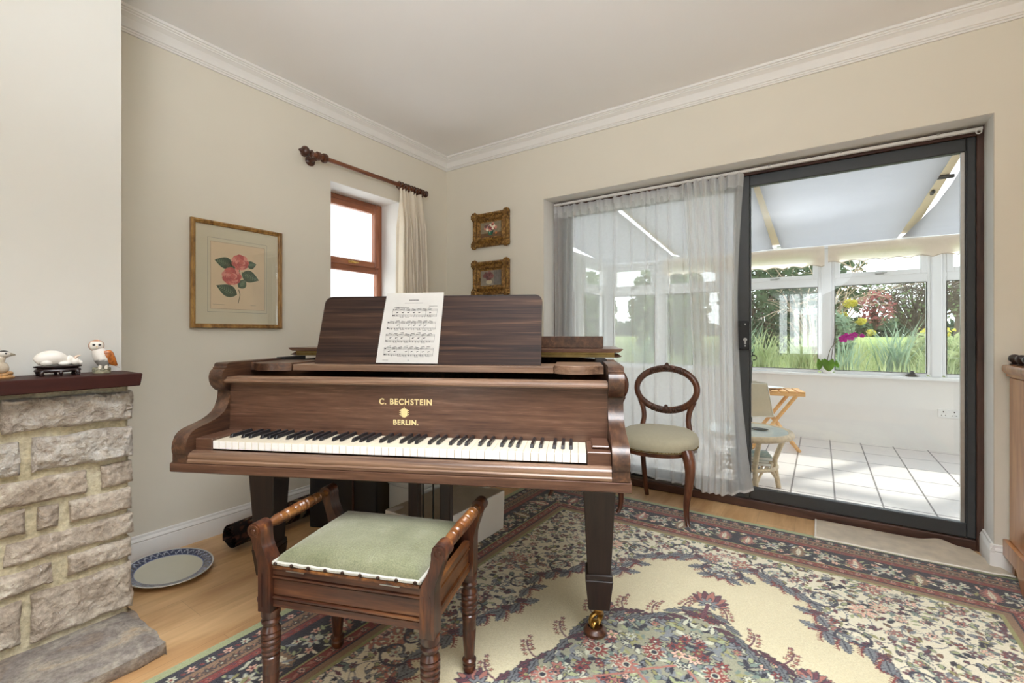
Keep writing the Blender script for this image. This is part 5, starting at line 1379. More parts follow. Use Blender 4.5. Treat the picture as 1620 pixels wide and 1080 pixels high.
# ================================================================== CONSERVATORY
CX0, CX1, CY1, CZ = .36, 5.0, 2.73, 2.0
b = nb(); bx(b, (CX0 - .2, .28, -.12), (CX1 + .2, CY1 + .2, -.004)); o = struct('floor_tiles', b, M['tiles'])
b = nb(); bx(b, (CX0 - .16, CY1, -.1), (CX1 + .16, CY1 + .18, .655)); struct('wall_garden', b, M['dwarf'])
b = nb(); bx(b, (CX0 - .16, .26, -.1), (CX0, CY1, .655)); struct('wall_conservatory_left', b, M['dwarf'])
b = nb(); bx(b, (CX1, .26, -.1), (CX1 + .16, CY1, .655)); struct('wall_conservatory_right', b, M['dwarf'])
b = nb(); bx(b, (.16, .252, -.1), (.955, .282, 2.9), 0); bx(b, (3.386, .252, -.1), (5.2, .282, 2.9), 0); bx(b, (.955, .252, 2.124), (3.386, .282, 2.9)); struct('wall_house_outer', b, M['dwarf'])
b = nb(); bx(b, (CX0, CY1 - .075, .655), (CX1, CY1 + .05, .682), .006, seg=2); bx(b, (CX0 - .03, .285, .655), (CX0 + .06, CY1 - .075, .682), .006); struct('trim_4', b, M['upvc'])
def win_unit(name, axis, at, a0, a1, vent, sign=1):
    """fixed light z .70-1.58, top vent z 1.70-1.93, frame members about 50 mm"""
    root = sempty(name)
    def box(b, p0, p1, z0, z1, d0=-.02, d1=.05, bev=.005):
        if axis == 1: bx(b, (p0, at + d0, z0), (p1, at + d1, z1), bev)
        else: bx(b, (at + min(d0 * sign, d1 * sign), p0, z0), (at + max(d0 * sign, d1 * sign), p1, z1), bev)
    b = nb(); f = .028
    box(b, a0, a0 + f, .70, 1.96); box(b, a1 - f, a1, .70, 1.96); box(b, a0 + f, a1 - f, .682, .716); box(b, a0 + f, a1 - f, 1.572, 1.655); box(b, a0 + f, a1 - f, 1.935, 1.96)
    obj('window_frame', b, M['upvc'], root)
    b = nb(); box(b, a0 + f - .004, a1 - f + .004, .712, 1.576, .012, .016, 0); obj('window_pane', b, M['glass'], root, 0)
    g2 = .045
    b = nb(); box(b, a0 + f - .002, a0 + f + g2, 1.652, 1.937, -.032, .03); box(b, a1 - f - g2, a1 - f + .002, 1.652, 1.937, -.032, .03); box(b, a0 + f + g2, a1 - f - g2, 1.652, 1.652 + g2, -.032, .03); box(b, a0 + f + g2, a1 - f - g2, 1.937 - g2, 1.937, -.032, .03)
    v = obj('vent_casement', b, M['upvc'], root)
    b = nb(); box(b, a0 + f + g2 - .004, a1 - f - g2 + .004, 1.693, 1.896, 0, .004, 0); obj('vent_pane', b, M['glass'], v, 0)
    c = (a0 + a1) / 2
    b = nb(); box(b, c - .03, c + .04, 1.664, 1.678, -.046, -.032, .003); box(b, c + .02, c + .06, 1.672, 1.682, -.058, -.044, .003); obj('vent_handle', b, M['steel'], v)
    # thin dark gasket round the fixed pane
    b = nb(); k = .004
    box(b, a0 + f, a1 - f, .716, .716 + k, -.022, .0, 0); box(b, a0 + f, a1 - f, 1.572 - k, 1.572, -.022, .0, 0); box(b, a0 + f, a0 + f + k, .716, 1.572, -.022, 0, 0); box(b, a1 - f - k, a1 - f, .716, 1.572, -.022, 0, 0)
    obj('gasket', b, M['alu'], root, 0)
posts = [(.36, .432), (1.030, 1.107), (1.775, 1.86), (2.716, 2.804), (3.560, 3.640), (4.45, 4.53), (4.93, 5.0)]
b = nb()
for p0, p1 in posts: bx(b, (p0, CY1 - .03, .682), (p1, CY1 + .06, 1.96), .008)
bx(b, (.36, CY1 - .035, 1.96), (5.0, CY1 + .06, 2.02), .004); struct('trim_5', b, M['upvc'])
for k in range(6): win_unit('window_%d' % (6 + k), 1, CY1 + .0, posts[k][1], posts[k + 1][0], True)
lp = [(.285, .34), (.98, 1.05), (1.75, 1.95), (2.62, 2.70)]
b = nb()
for p0, p1 in lp: bx(b, (CX0 - .06, p0, .682), (CX0 + .03, p1, 1.96), .008)
bx(b, (CX0 - .06, .285, 1.96), (CX0 + .035, CY1 - .035, 2.02), .004); struct('trim_6', b, M['upvc'])
b = nb(); bx(b, (CX0 + .0305, 1.765, .69), (CX0 + .05, 1.935, 1.955), .004); o = obj('post_shade_strip', b, M['greybox']); tag(o, 'grey narrow strip for shade on the left conservatory post seen through the sheer', 'blind')  # added grey strip standing in for shade on the white post
for k in range(3): win_unit('window_%d' % (12 + k), 0, CX0, lp[k][1], lp[k + 1][0], True, -1)
rp = [(.285, .34), (1.05, 1.12), (1.85, 1.92), (2.62, 2.70)]
b = nb()
for p0, p1 in rp: bx(b, (CX1 - .03, p0, .655), (CX1 + .06, p1, 1.96), .008)
bx(b, (CX1 - .035, .285, 1.96), (CX1 + .06, CY1 - .035, 2.02), .004); struct('trim_7', b, M['upvc'])
for k in range(3): win_unit('window_%d' % (15 + k), 0, CX1, rp[k][1], rp[k + 1][0], True, 1)
# roof: rafters, translucent sheet, blinds hung flat below
GX = [1.29, 2.325, 3.385, 4.36]
xs_ = [.37] + [g for g in GX] + [4.97]
def roofz(y): return 2.95 - (y - .28) * (.87 / 2.5)
def blz(y): return 2.0 + .19 * (2.7 - y) / 2.4
b = nb()
for g_ in GX:
    q = lambda y, dz: [(g_ - .05, y, blz(y) + dz), (g_ + .05, y, blz(y) + dz)]
    A, B = q(.285, .05), q(2.70, .04); C_, D_ = q(.285, .17), q(2.70, .10)
    hexa(b, [A[0], A[1], B[1], B[0]], [C_[0], C_[1], D_[1], D_[0]], .004)
struct('trim_8', b, M['rafter'])
b = nb(); quad(b, (.2, .285, roofz(.285)), (5.1, .285, roofz(.285)), (5.1, 2.85, roofz(2.85)), (.2, 2.85, roofz(2.85))); o = struct('roof_sheet', b, M['opal'], smooth=0); sm = o.modifiers.new('s', 'SOLIDIFY'); sm.thickness = .001
HWG = .034
for k in range(5):
    a0 = xs_[k] + (HWG if k else 0); a1 = xs_[k + 1] - (HWG if k < 4 else 0)
    def bl(s, t, a0=a0, a1=a1, k=k):
        y = .29 + (CY1 - .04 - .29) * t
        hw = lambda g, t: {0: .034, 1: .016 + .02 * t, 2: .018 + .03 * math.sin(PI * min(1, t * 1.05)), 3: .034}[g]
        cx_ = lambda g, t: GX[g] + ({2: .035 * (1 - 2 * abs(t - .35)) * .6 - .045 * max(0, t - .6) * 2.5, 1: .0, 0: 0, 3: 0}[g])
        xl = cx_(k - 1, t) + hw(k - 1, t) if k else xs_[0]; xr = cx_(k, t) - hw(k, t) if k < 4 else xs_[5]
        return (xl + (xr - xl) * s, y, blz(y) - .010 * math.sin(PI * s) - .004 * math.sin(t * 2 * PI * 3) ** 8)
    b = nb(); grid(b, bl, 14, 40, .0015); o = obj('roof_blind', b, M['blind'], None, 60)
    tag(o, ['pale roof blind nearest the left conservatory wall', 'pale roof blind second from the left, behind the flat sheer curtain', 'pale roof blind above the rattan table', 'large pale roof blind in the clear door pane, between two bright gaps', 'pale roof blind at the right, past the widest bright gap'][k], 'blind', 'conservatory roof blinds')
b = nb(); tube(b, [(GX[2] - .02, 1.22, blz(1.2) + .03), (GX[2] + .07, 1.22, blz(1.2) + .03)], .014, 8); bx(b, (GX[2] + .0, 1.5, blz(1.5) + .02), (GX[2] + .02, 1.58, blz(1.5) + .04), .004); o = obj('blind_cord_bar', b, M['iron']); tag(o, 'dark bracket bar visible in the widest gap between the roof blinds', 'bracket')
# scalloped valance blinds
def valance(xa, xb, label, drop, y_=CY1 - .052):
    b = nb(); n_ = 96; L_ = xb - xa
    def f(s, t):
        x = xa + L_ * s; sc = .022 * abs(math.sin(x * PI / .17)); zb = drop + sc
        return (x, y_ + .004 * math.sin(t * 9) + .003 * math.sin(x * 9), 1.985 + (zb - 1.985) * t)
    grid(b, f, n_, 14); t = thing('window_blind', label, 'blind', (0, 0, 0), 0, 'scalloped cream window blinds')
    obj('blind_cloth', b, M['valance'], t, 60)
    b = nb(); tube(b, [(xa + L_ * i / 180, y_ - .001, drop + .022 * abs(math.sin((xa + L_ * i / 180) * PI / .17))) for i in range(181)], .0035, 6); obj('edge_binding', b, plain('beige_binding', rgb(196, 180, 158), .9), t, 60)
    return t
valance(1.12, 1.80, 'scalloped cream blind over the window behind the sheer curtain', 1.79)
valance(1.82, 2.745, 'scalloped cream blind over the window behind the folding table', 1.775)
valance(2.775, 4.4, 'long scalloped cream blind over the window with the orchid', 1.80)
b = nb(); bx(b, (3.610, CY1 - .009, .31), (3.760, CY1 - .0005, .392), .003); sk = obj('power_socket', b, M['socket']); tag(sk, 'white double power socket low on the conservatory wall', 'socket')
for sx_ in (3.648, 3.722):
    b = nb(); bx(b, (sx_ - .004, CY1 - .0098, .362), (sx_ + .004, CY1 - .0092, .374)); bx(b, (sx_ - .016, CY1 - .0098, .332), (sx_ - .010, CY1 - .0092, .338)); bx(b, (sx_ + .010, CY1 - .0098, .332), (sx_ + .016, CY1 - .0092, .338)); obj('socket_hole', b, M['inside'], sk)
for sx_ in (3.680, 3.692):
    b = nb(); bx(b, (sx_ - .004, CY1 - .012, .372), (sx_ + .004, CY1 - .0092, .386), .001); obj('switch', b, M['upvc'], sk)

# ---- orchid
orc = thing('potted_orchid', 'magenta orchid in a white pot on the conservatory window sill', 'plant', (2.775, CY1 - .045, .6822))
b = nb(); lathe(b, [(0, 0), (.036, 0), (.046, .03), (.052, .10), (.048, .104), (.046, .09), (0, .085)], 22, Matrix.Diagonal((1, .6, 1, 1))); obj('pot', b, M['pot'], orc, 50)
for cx0, cy0, z0_, z1_, w_, lean_ in ((.004, -.036, .128, .022, .050, 0), (-.062, -.022, .126, .030, .028, -.016), (.055, -.012, .112, .060, .020, .030)):
    b = nb()
    def lf(s, t):
        u = (s - .5) * 2; wd = w_ * math.sin(PI * min(1, .20 + t * .80)) ** .65
        return (cx0 + lean_ * t + wd * u, cy0 - .020 * math.sin(PI * min(1, t * 1.1)) + .016 * (1 - t) ** 3 * 2 + .012 * abs(u) ** 1.3, z0_ + (z1_ - z0_) * t + .014 * math.sin(PI * t) * 0 + .012 * abs(u) * (1 - t) ** 2 * 2)
    grid(b, lf, 12, 18, .002); obj('leaf', b, M['leaf_orchid'], orc, 60)
b = nb(); tube(b, catmull([(-.005, 0, .09), (.0, 0, .17), (.03, -.004, .27), (.10, -.010, .35), (.17, -.012, .385), (.255, -.014, .395), (.29, -.014, .385)], 5), .003, 8); obj('stem', b, plain('orchid_stem', rgb(96, 92, 56), .6), orc, 60)
b = nb(); tube(b, catmull([(.02, 0, .09), (.035, .0, .22), (.06, .004, .40), (.072, .004, .50)], 5), .003, 8); obj('support_stick', b, plain('dark_stick', rgb(70, 60, 50), .7), orc, 60)
for fx, fz, fs in ((.125, .355, .040), (.150, .378, .034), (.185, .372, .036), (.215, .392, .030), (.275, .385, .022)):
    b = nb()
    for k in range(5):
        a = k * 2 * PI / 5 + PI / 2; ell(b, (fx + fs * .55 * math.cos(a), -.02, fz + fs * .55 * math.sin(a)), (fs * .52, .004, fs * .42), 10, 6)
    ell(b, (fx, -.026, fz - .004), (fs * .22, .008, fs * .22), 8, 6); obj('flower', b, M['petal_magenta'], orc, 60)
stn = thing('stone_stack', 'stack of dark grey pebbles on the conservatory window sill', 'ornament', (3.425, CY1 - .045, .6822))
for zc_, r_, h_ in ((.008, .052, .009), (.0225, .040, .008), (.036, .028, .0075), (.049, .018, .007)):
    b = nb(); ell(b, (0, 0, zc_), (r_, min(r_ * .7, .03), h_), 16, 10); obj('pebble', b, M['stonegrey'], stn, 60)

# ---- rattan table with books and lamp
RX, RY, RZ = 2.262, .655, .405
rt = thing('rattan_table', 'round rattan side table with a glass top in the conservatory', 'table', (RX, RY, -.004))
b = nb(); lathe(b, [(0, RZ - .004), (.268, RZ - .004), (.268, RZ + .004), (0, RZ + .004)], 48); obj('glass_top', b, M['frosted'], rt, 50)
b = nb(); tube(b, [(.285 * math.cos(k * PI / 30), .285 * math.sin(k * PI / 30), RZ - .012) for k in range(60)], .022, 12, closed=True); obj('top_rim', b, M['cane'], rt, 60)
for k in range(4):
    a = PI / 4 + k * PI / 2 - .35; b = nb(); tube(b, catmull([(.27 * math.cos(a), .27 * math.sin(a), RZ - .03), (.215 * math.cos(a), .215 * math.sin(a), .24), (.20 * math.cos(a), .20 * math.sin(a), .17), (.225 * math.cos(a), .225 * math.sin(a), .0)], 5), .0165, 10); obj('leg', b, M['cane'], rt, 60)
    a2 = a + PI / 2; b = nb(); tube(b, catmull([(.21 * math.cos(a), .21 * math.sin(a), .06), (.17 * math.cos(a + .3), .17 * math.sin(a + .3), .135), (.15 * math.cos(a + PI / 4), .15 * math.sin(a + PI / 4), .155), (.17 * math.cos(a2 - .3), .17 * math.sin(a2 - .3), .135), (.21 * math.cos(a2), .21 * math.sin(a2), .06)], 5), .008, 8); obj('arch_brace', b, M['cane'], rt, 60)
b = nb()
for s in range(-6, 7): h_ = math.sqrt(max(0, .19 ** 2 - (s * .028) ** 2)); tube(b, [(s * .028, -h_, .170), (s * .028, h_, .170)], .008, 6)
tube(b, [(.20 * math.cos(k * PI / 20), .20 * math.sin(k * PI / 20), .168) for k in range(40)], .012, 10, closed=True); obj('lower_shelf', b, M['cane'], rt, 60)
def book(label, z, w, d, h, ang, col, cat='book', x=0, y=0):
    t = thing('book', label, cat, (RX + x, RY + y, z), ang, 'books and papers on the rattan table shelf')
    b = nb(); bx(b, (-w, -d, .002), (w - .003, d - .003, h - .002)); obj('pages', b, M['paper'], t)
    b = nb(); bx(b, (-w - .002, -d - .002, 0), (w, d, .002)); bx(b, (-w - .002, -d - .002, h - .002), (w, d, h)); bx(b, (-w - .004, -d - .002, 0), (-w - .001, d, h), .001); obj('cover', b, col, t)
def cover_mat():
    t = NT('checked_cover'); v = t.coords(); w = t.n('ShaderNodeTexBrick'); w.inputs['Scale'].default_value = 22; w.inputs['Color1'].default_value = rgb(120, 160, 168); w.inputs['Color2'].default_value = rgb(206, 212, 196); w.inputs['Mortar'].default_value = rgb(74, 104, 100)
    t.l(v, w.inputs['Vector']); t.bsdf(w.outputs['Color'], .4); return t.m
book('brown covered book at the bottom of the pile under the rattan table', .178, .12, .09, .022, .3, plain('brown_cover', rgb(150, 112, 80), .5), x=.03, y=-.02)
book('dark blue book in the middle of the pile under the rattan table', .2005, .115, .085, .020, .2, plain('blue_cover', rgb(54, 70, 86), .5), x=.03, y=-.02)
book('teal checked magazine on top of the pile under the rattan table', .221, .125, .10, .024, .25, cover_mat(), 'magazine', x=.035, y=-.02)
b = nb(); lathe(b, [(0, 0), (.04, 0), (.055, .006), (.058, .010), (.05, .009), (0, .005)], 20, Matrix.Diagonal((1, .55, 1, 1))); o = obj('small_dish', b, M['stonegrey'], None, 50, (RX + .09, RY + .02, RZ + .0002)); tag(o, 'small dark dish lying on the rattan table glass top', 'dish')
lm = thing('floor_lamp', 'short iron lamp with a beige linen shade behind the rattan table', 'lamp', (2.25, 1.13, -.004), math.radians(33))
b = nb(); lathe(b, [(0, 0), (.09, 0), (.09, .012), (.02, .022), (.008, .03), (.007, .70), (0, .70)], 18); obj('base', b, M['iron'], lm, 40)
b = nb()
for A_, B_ in (((-.118, -.118), (-.092, -.092)),):
    q0 = [(-.115, -.115, .445), (.115, -.115, .445), (.115, .115, .445), (-.115, .115, .445)]; q1 = [(-.082, -.082, .70), (.082, -.082, .70), (.082, .082, .70), (-.082, .082, .70)]
    v0 = [b.verts.new(p) for p in q0]; v1 = [b.verts.new(p) for p in q1]
    for i in range(4): b.faces.new((v0[i], v0[(i + 1) % 4], v1[(i + 1) % 4], v1[i]))
o = obj('lamp_shade', b, M['shade'], lm, 0); sm = o.modifiers.new('s', 'SOLIDIFY'); sm.thickness = .003
b = nb()
for (p, q) in ((q0, q1),):
    for i in range(4): tube(b, [p[i], q[i]], .004, 6); tube(b, [p[i], p[(i + 1) % 4]], .004, 6); tube(b, [q[i], q[(i + 1) % 4]], .004, 6)
tube(b, [(-.082, 0, .70), (.082, 0, .70)], .003, 6); obj('shade_wire', b, plain('pale_trim', rgb(226, 222, 210), .7), lm, 60)
b = nb(); tube(b, catmull([(0, 0, .70), (.003, 0, .80), (.006, 0, .865), (-.010, 0, .885), (-.006, 0, .905), (.02, 0, .918), (.040, 0, .905), (.038, 0, .885), (.015, 0, .878)], 5), .0045, 8); tube(b, [(.01, 0, .915), (.01, 0, .945)], .004, 6); obj('loop_finial', b, M['iron'], lm, 60)

# ---- folding slatted table with dish
fx_, fy_ = 2.33, 2.06
ft = thing('folding_table', 'small slatted pine folding table by the conservatory wall', 'table', (fx_, fy_, -.004), math.radians(12))
for i in range(7):
    b = nb(); bx(b, (-.245 + .071 * i, -.17, .545), (-.245 + .071 * i + .058, .17, .560), .003); obj('slat', b, M['pine'], ft)
for s in (-1, 1):
    b = nb(); bx(b, (-.24, s * .15 - .012, .515), (.24, s * .15 + .012, .545), .003); obj('top_rail', b, M['pine'], ft)
    for dr_ in (-1, 1):
        b = nb(); yy = s * .15 + dr_ * .011; tube(b, [(dr_ * -.17, yy, .525), (dr_ * .20, yy, .0)], .0165, 4, flat=.6, up=(0, 1, 0)); obj('leg', b, M['pine'], ft, 20)
b = nb(); tube(b, [(.185, -.15, .03), (.185, .15, .03)], .010, 8); tube(b, [(-.185, -.15, .03), (-.185, .15, .03)], .010, 8); obj('stretcher', b, M['pine'], ft)
b = nb(); lathe(b, [(0, 0), (.07, 0), (.12, .014), (.128, .018), (.118, .017), (.07, .006), (0, .005)], 32, Matrix.Diagonal((1, .8, 1, 1))); o = obj('white_dish', b, M['pot'], None, 50, (fx_ - .03, fy_ + .0, .5565)); tag(o, 'shallow white oval dish on the slatted pine folding table', 'dish')
# second rattan chair glimpsed through the sheer: pale armchair back
# ================================================================== GARDEN
def gz(x, y):
    return (-.1 if y < 3.2 else .34 + .052 * (min(y, 15) - 4) - .44 * max(0, 1 - (y - 3.2) / .8)) + .08 * noise.noise(Vector((x * .4, y * .4, 0)))
b = nb(); n_ = 90
def ground(s, t):
    x = -16 + 40 * s; y = 3.0 + 60 * t ** 1.8; return (x, y, gz(x, y))
grid(b, ground, n_, n_); o = struct('ground_lawn', b, M['grass'])
GR = random.Random(3)
def foliage(b, c, r, n, size, elong=1.8, shell=.55, up=0):
    for _ in range(n):
        while True:
            p = Vector((GR.uniform(-1, 1), GR.uniform(-1, 1), GR.uniform(-1, 1)))
            if shell < p.length < 1: break
        p = Vector((c[0] + p.x * r[0], c[1] + p.y * r[1], c[2] + p.z * r[2])); s = size * GR.uniform(.6, 1.4)
        d = Vector((GR.gauss(0, 1), GR.gauss(0, 1), GR.gauss(0, 1) + up)).normalized(); u = d.cross(Vector((GR.gauss(0, 1), GR.gauss(0, 1), GR.gauss(0, 1)))).normalized()
        a = p - d * s * elong * .5; e = p + d * s * elong * .5
        b.faces.new([b.verts.new(a), b.verts.new(p + u * s * .5), b.verts.new(e), b.verts.new(p - u * s * .5)])
def branches(b, base, h, n, spread, r0, sub=3, droop=0):
    for _ in range(n):
        a = GR.uniform(0, 2 * PI); s = spread * GR.uniform(.3, 1); top = Vector((base[0] + s * math.cos(a), base[1] + s * math.sin(a), base[2] + h * GR.uniform(.6, 1.0)))
        mid = (Vector(base) + top) / 2 + Vector((GR.gauss(0, .1) * spread, GR.gauss(0, .1) * spread, h * .12))
        end = top + Vector((0, 0, -droop * GR.random()))
        pts = catmull([base, tuple(mid), tuple(end)], 4); tube(b, pts, [r0 * (1 - .8 * i / (len(pts) - 1)) for i in range(len(pts))], 5)
        for k in range(sub):
            p = pts[GR.randint(2, len(pts) - 1)]; d = Vector((GR.gauss(0, 1), GR.gauss(0, 1), GR.uniform(-.2, 1))) * spread * .30
            tube(b, [tuple(p), tuple(p + d * .5 + Vector((0, 0, .03))), tuple(p + d)], [r0 * .4, r0 * .25, r0 * .1], 4)
def shrub(name, label, cat, loc, r, n, size, mat, nb_=8, elong=1.8, shell=.4, group=None, twig=M['bark']):
    t = thing(name, label, cat, loc, 0, group)
    b = nb(); foliage(b, (0, 0, r[2] * .95), r, n, size, elong, shell); obj('foliage', b, mat, t, 0)
    b = nb(); branches(b, (0, 0, -.1), r[2] * 1.9, nb_, max(r[0], r[1]) * .9, .022, 5); obj('branches', b, twig, t, 60)
    return t
def tuft(label, loc, n, L_, mat, cat='plant', arch=.5, w_=.022, name='strap_leaf_clump', group='strap-leaved clumps below the conservatory windows'):
    b = nb()
    for _ in range(n):
        a = GR.uniform(0, 2 * PI); l_ = L_ * GR.uniform(.55, 1); o_ = Vector((GR.gauss(0, .08), GR.gauss(0, .08), 0)); d = Vector((math.cos(a), math.sin(a), 0)); s = Vector((-math.sin(a), math.cos(a), 0)) * w_ * .5
        k = arch * GR.uniform(.4, 1.2); prev = None
        for q in range(5):
            u = q / 4; p = o_ + d * l_ * k * u ** 1.6 + Vector((0, 0, l_ * (u - .45 * k * u ** 2.5))); ww = s * (1 - u ** 2 * .95)
            cur = (b.verts.new(p - ww), b.verts.new(p + ww))
            if prev: b.faces.new((prev[0], prev[1], cur[1], cur[0]))
            prev = cur
    o = obj(name, b, mat, None, 0, loc); tag(o, label, cat, group); return o
shrub('evergreen_shrub', 'tall dark evergreen shrub in the left half of the clear door view', 'shrub', (1.75, 8.3, gz(1.75, 8.3)), (1.0, .7, 1.25), 2600, .075, M['leaf_dark'], 30)
shrub('evergreen_shrub', 'tall dark evergreen shrub just left of the black handle stile, behind the sheer', 'shrub', (-.05, 7.2, gz(-.05, 7.2)), (.85, .7, 1.15), 3200, .10, M['leaf_mid'], 10)
shrub('evergreen_shrub', 'broad green shrub seen hazily through the left of the sheer curtain', 'shrub', (-2.15, 7.0, gz(-2.15, 7)), (.95, .8, 1.1), 3200, .10, M['leaf_mid'], 10)
shrub('evergreen_shrub', 'far left green shrub outside the left conservatory side windows', 'shrub', (-4.3, 4.6, gz(-4.3, 4.6)), (1.1, 1.1, 1.05), 3200, .12, M['leaf_mid'], 10)
pm = thing('arching_palm', 'tangle of pale arching bare stems left of the window post with the orchid', 'plant', (2.7, 6.6, gz(2.7, 6.6)))
b = nb(); branches(b, (0, 0, 0), 2.3, 46, 1.15, .016, 3, .7); obj('stems', b, plain('pale_stem', rgb(176, 156, 132), .9, var=.2), pm, 60)
b = nb(); foliage(b, (-.2, .1, 1.5), (.9, .5, .8), 800, .07, 2.4, .3); obj('foliage', b, M['leaf_dark'], pm, 0)
bt = thing('spreading_tree', 'spreading half bare tree with fine twigs behind the magenta orchid', 'tree', (4.3, 9.6, gz(4.3, 9.6)))
b = nb(); tube(b, catmull([(0, 0, -.2), (.05, 0, .4), (0, .05, .8), (.1, 0, 1.2)], 4), [.07] * 5 + [.055] * 4 + [.04] * 4, 8); branches(b, (.05, 0, .5), 1.35, 60, 1.5, .018, 9, .4); obj('branches', b, M['bark'], bt, 60)
b = nb(); foliage(b, (-.1, 0, 1.25), (1.25, .9, .55), 800, .042, 1.8, .2); obj('foliage', b, M['leaf_mid'], bt, 0)
shrub('flowering_shrub', 'pink leaved shrub among the twigs right of the yellow flower head', 'shrub', (3.62, 8.6, gz(3.62, 8.6) + .72), (.34, .3, .36), 330, .045, M['leaf_pink'], 8)
eu = thing('euphorbia', 'tall grey green euphorbia with yellow flower heads behind the orchid', 'plant', (3.08, 6.3, gz(3.08, 6.3)))
b = nb()
for k in range(6): x_, y_ = GR.gauss(0, .12), GR.gauss(0, .1); tube(b, [(x_ * .3, y_ * .3, 0), (x_, y_, .75 + .3 * GR.random())], .010, 5); foliage(b, (x_, y_, .55), (.11, .11, .40), 110, .04, 3.6, .2)
obj('stems', b, M['leaf_blue'], eu, 0)
for x_, y_, z_, r_ in ((.03, 0, 1.10, .10), (.18, .05, .80, .07), (-.05, .1, .92, .06), (.30, 0, .62, .06)):
    b = nb(); foliage(b, (x_, y_, z_), (r_, r_, r_ * .7), 130, .04, 1.2, .1); obj('flower_head', b, M['petal_yellow'], eu, 0)
k = 0
TL = ['below the left clear pane, nearest the folding table', 'under the left clear pane, beside the dark shrub', 'at the foot of the left clear pane, near the post', 'just right of the orchid pot', 'in the middle of the orchid window', 'left of the pebble stack', 'behind the pebble stack', 'in the narrow right-hand window', 'at the far right edge of the narrow window', 'low behind the sheer, right half', 'low behind the sheer, left half']
for x_, y_, n_, l_, m_ in ((1.95, 5.2, 70, 1.0, 'leaf_light'), (1.55, 6.0, 80, 1.15, 'leaf_blue'), (2.5, 5.4, 70, .9, 'leaf_light'), (3.0, 5.1, 60, .8, 'leaf_blue'), (3.6, 5.6, 90, 1.05, 'leaf_blue'), (3.95, 5.0, 70, .75, 'leaf_light'), (4.3, 5.8, 90, .8, 'leaf_mid'), (4.75, 5.1, 90, 1.0, 'leaf_blue'), (5.3, 5.4, 80, .9, 'leaf_light'), (1.0, 5.2, 70, 1.0, 'leaf_mid'), (.2, 4.8, 70, .9, 'leaf_blue')):
    tuft('strap leaved garden clump ' + TL[k], (x_, y_, gz(x_, y_) - .02), n_, l_, M[m_]); k += 1
for x_, y_, lab in ((4.15, 6.3, 'small yellow flower clump level with the orchid bloom'), (4.45, 5.3, 'small yellow flower clump right of the pebble stack')):
    t = thing('flower_clump', lab, 'flowers', (x_, y_, gz(x_, y_)))
    b = nb(); foliage(b, (0, 0, .35), (.35, .3, .35), 380, .06, 2.4, .1, 1); obj('leaves', b, M['leaf_light'], t, 0)
    b = nb(); foliage(b, (0, -.1, .66), (.22, .15, .10), 50, .05, 1.1, 0); obj('petals', b, M['petal_yellow'], t, 0)
b = nb()
for _ in range(9000):
    x_ = GR.uniform(-3, 8); y_ = 3.3 + 9 * GR.random() ** 1.3; z_ = gz(x_, y_); a = GR.uniform(0, 2 * PI); h_ = GR.uniform(.12, .42); w_ = .014
    b.faces.new([b.verts.new((x_ - w_ * math.cos(a), y_ - w_ * math.sin(a), z_)), b.verts.new((x_ + w_ * math.cos(a), y_ + w_ * math.sin(a), z_)), b.verts.new((x_ + GR.gauss(0, .08), y_ + GR.gauss(0, .08), z_ + h_))])
o = obj('long_grass', b, M['leaf_light'], None, 0); tag(o, 'long rough grass covering the garden outside the conservatory', 'grass', kind='stuff')
for x_, y_, h_, lab in ((5.75, 14, 1.9, 'thin bare tree in the right-hand window against the white sky'), (6.75, 17, 2.2, 'second thin bare tree beyond the field at the far right')):
    t = thing('bare_tree', lab, 'tree', (x_, y_, gz(x_, y_)))
    b = nb(); tube(b, [(0, 0, -.2), (.05, 0, h_ * .5), (0, .1, h_)], [.07, .05, .02], 6); branches(b, (0, 0, h_ * .35), h_ * .7, 16, .9, .03, 6); obj('branches', b, M['bark'], t, 60)
for x_, r_, lab in ((4, 5.2, 'distant dark hedge behind the spreading tree'), (16, 6, 'distant hedge line beyond the field at the right'), (-8, 5.8, 'distant hedge behind the shrubs on the left')):
    shrub('hedge', lab, 'hedge', (x_, 30, gz(x_, 30) - .3), (r_, 1.2, .75), 2200, .26, M['leaf_dark'], 6)

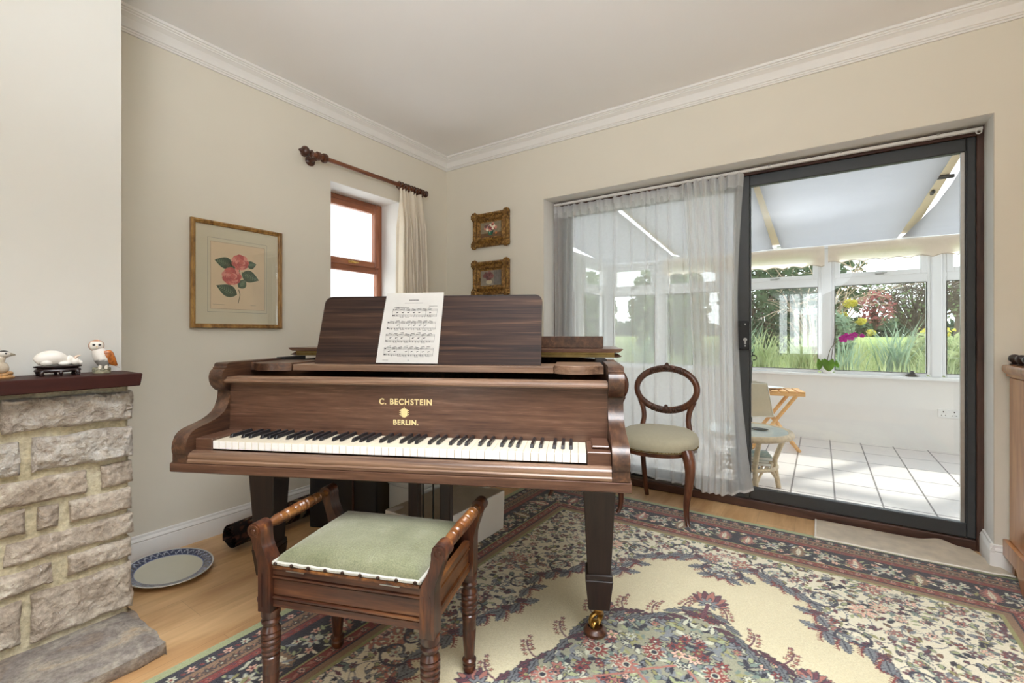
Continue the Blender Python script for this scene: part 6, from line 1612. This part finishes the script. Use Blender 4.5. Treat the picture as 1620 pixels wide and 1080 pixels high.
# ================================================================== LIGHT, SKY, CAMERA
wd = bpy.data.worlds.new('sky'); scene.world = wd; wd.use_nodes = True; nt = wd.node_tree; nt.nodes.clear()
out = nt.nodes.new('ShaderNodeOutputWorld'); bg = nt.nodes.new('ShaderNodeBackground'); tc = nt.nodes.new('ShaderNodeTexCoord'); sp = nt.nodes.new('ShaderNodeSeparateXYZ'); rp_ = nt.nodes.new('ShaderNodeValToRGB')
nt.links.new(tc.outputs['Generated'], sp.inputs[0]); nt.links.new(sp.outputs[2], rp_.inputs[0])
rp_.color_ramp.elements[0].color = (.95, .985, 1.02, 1); rp_.color_ramp.elements[1].color = (.84, .92, 1.04, 1); rp_.color_ramp.elements[1].position = .8
nt.links.new(rp_.outputs[0], bg.inputs[0]); bg.inputs[1].default_value = WORLD; nt.links.new(bg.outputs[0], out.inputs[0])
def lamp(name, kind, energy, loc, direction, **kw):
    l = bpy.data.lights.new(name, kind); l.energy = energy
    for k_, v_ in kw.items(): setattr(l, k_, v_)
    o = bpy.data.objects.new(name, l); COL.objects.link(o); o.location = loc; o.rotation_euler = Vector(direction).to_track_quat('-Z', 'Y').to_euler(); return o
lamp('sun', 'SUN', SUN, (0, 10, 10), (-.5, -.8, -.7), angle=math.radians(3), color=(1, .96, .9))
lamp('daylight_rear_window', 'AREA', REAR, (2.435, YB - .16, 1.25), (0, 1, 0), shape='RECTANGLE', size=.62, size_y=1.0, color=(.95, .98, 1))
lamp('fill_right_window', 'AREA', RIGHT, (XR + .02, -3.9, 1.48), (-1, 0, -.05), shape='RECTANGLE', size=2.0, size_y=1.3, color=(.92, .98, 1.04))  # added fill, set in an assumed window out of view
lamp('ceiling_bounce_fill', 'AREA', UPFILL, (2.6, -3.5, 1.75), (-.30, .62, 1), shape='DISK', size=.9, spread=math.radians(130), color=(.92, .98, 1.05))  # added unseen fill aimed at the ceiling, no fitting stands here
lamp('overhead_fill', 'AREA', DOWN, (2.6, -2.45, 2.57), (0, 0, -1), shape='SQUARE', size=1.3, spread=math.radians(116), color=(.96, .985, 1.02))  # added overhead fill for floor and rug, not a known room lamp
cam = bpy.data.cameras.new('camera'); co_ = bpy.data.objects.new('camera', cam); COL.objects.link(co_)
cam.sensor_width = 36; cam.lens = 16.0; cam.shift_y = -12 / 1620; cam.clip_start = .05; cam.clip_end = 300
co_.location = (2.7107, -2.978, 1.085); co_.rotation_euler = (PI / 2, 0, math.radians(34.13)); scene.camera = co_
scene.view_settings.view_transform = 'Standard'; scene.view_settings.look = 'None'; scene.view_settings.gamma = 1; scene.view_settings.use_curve_mapping = False
scene.view_settings.exposure = EXPO
scene.cycles.max_bounces = 10; scene.cycles.diffuse_bounces = 6; scene.cycles.transparent_max_bounces = 24; scene.cycles.caustics_reflective = False; scene.cycles.caustics_refractive = False
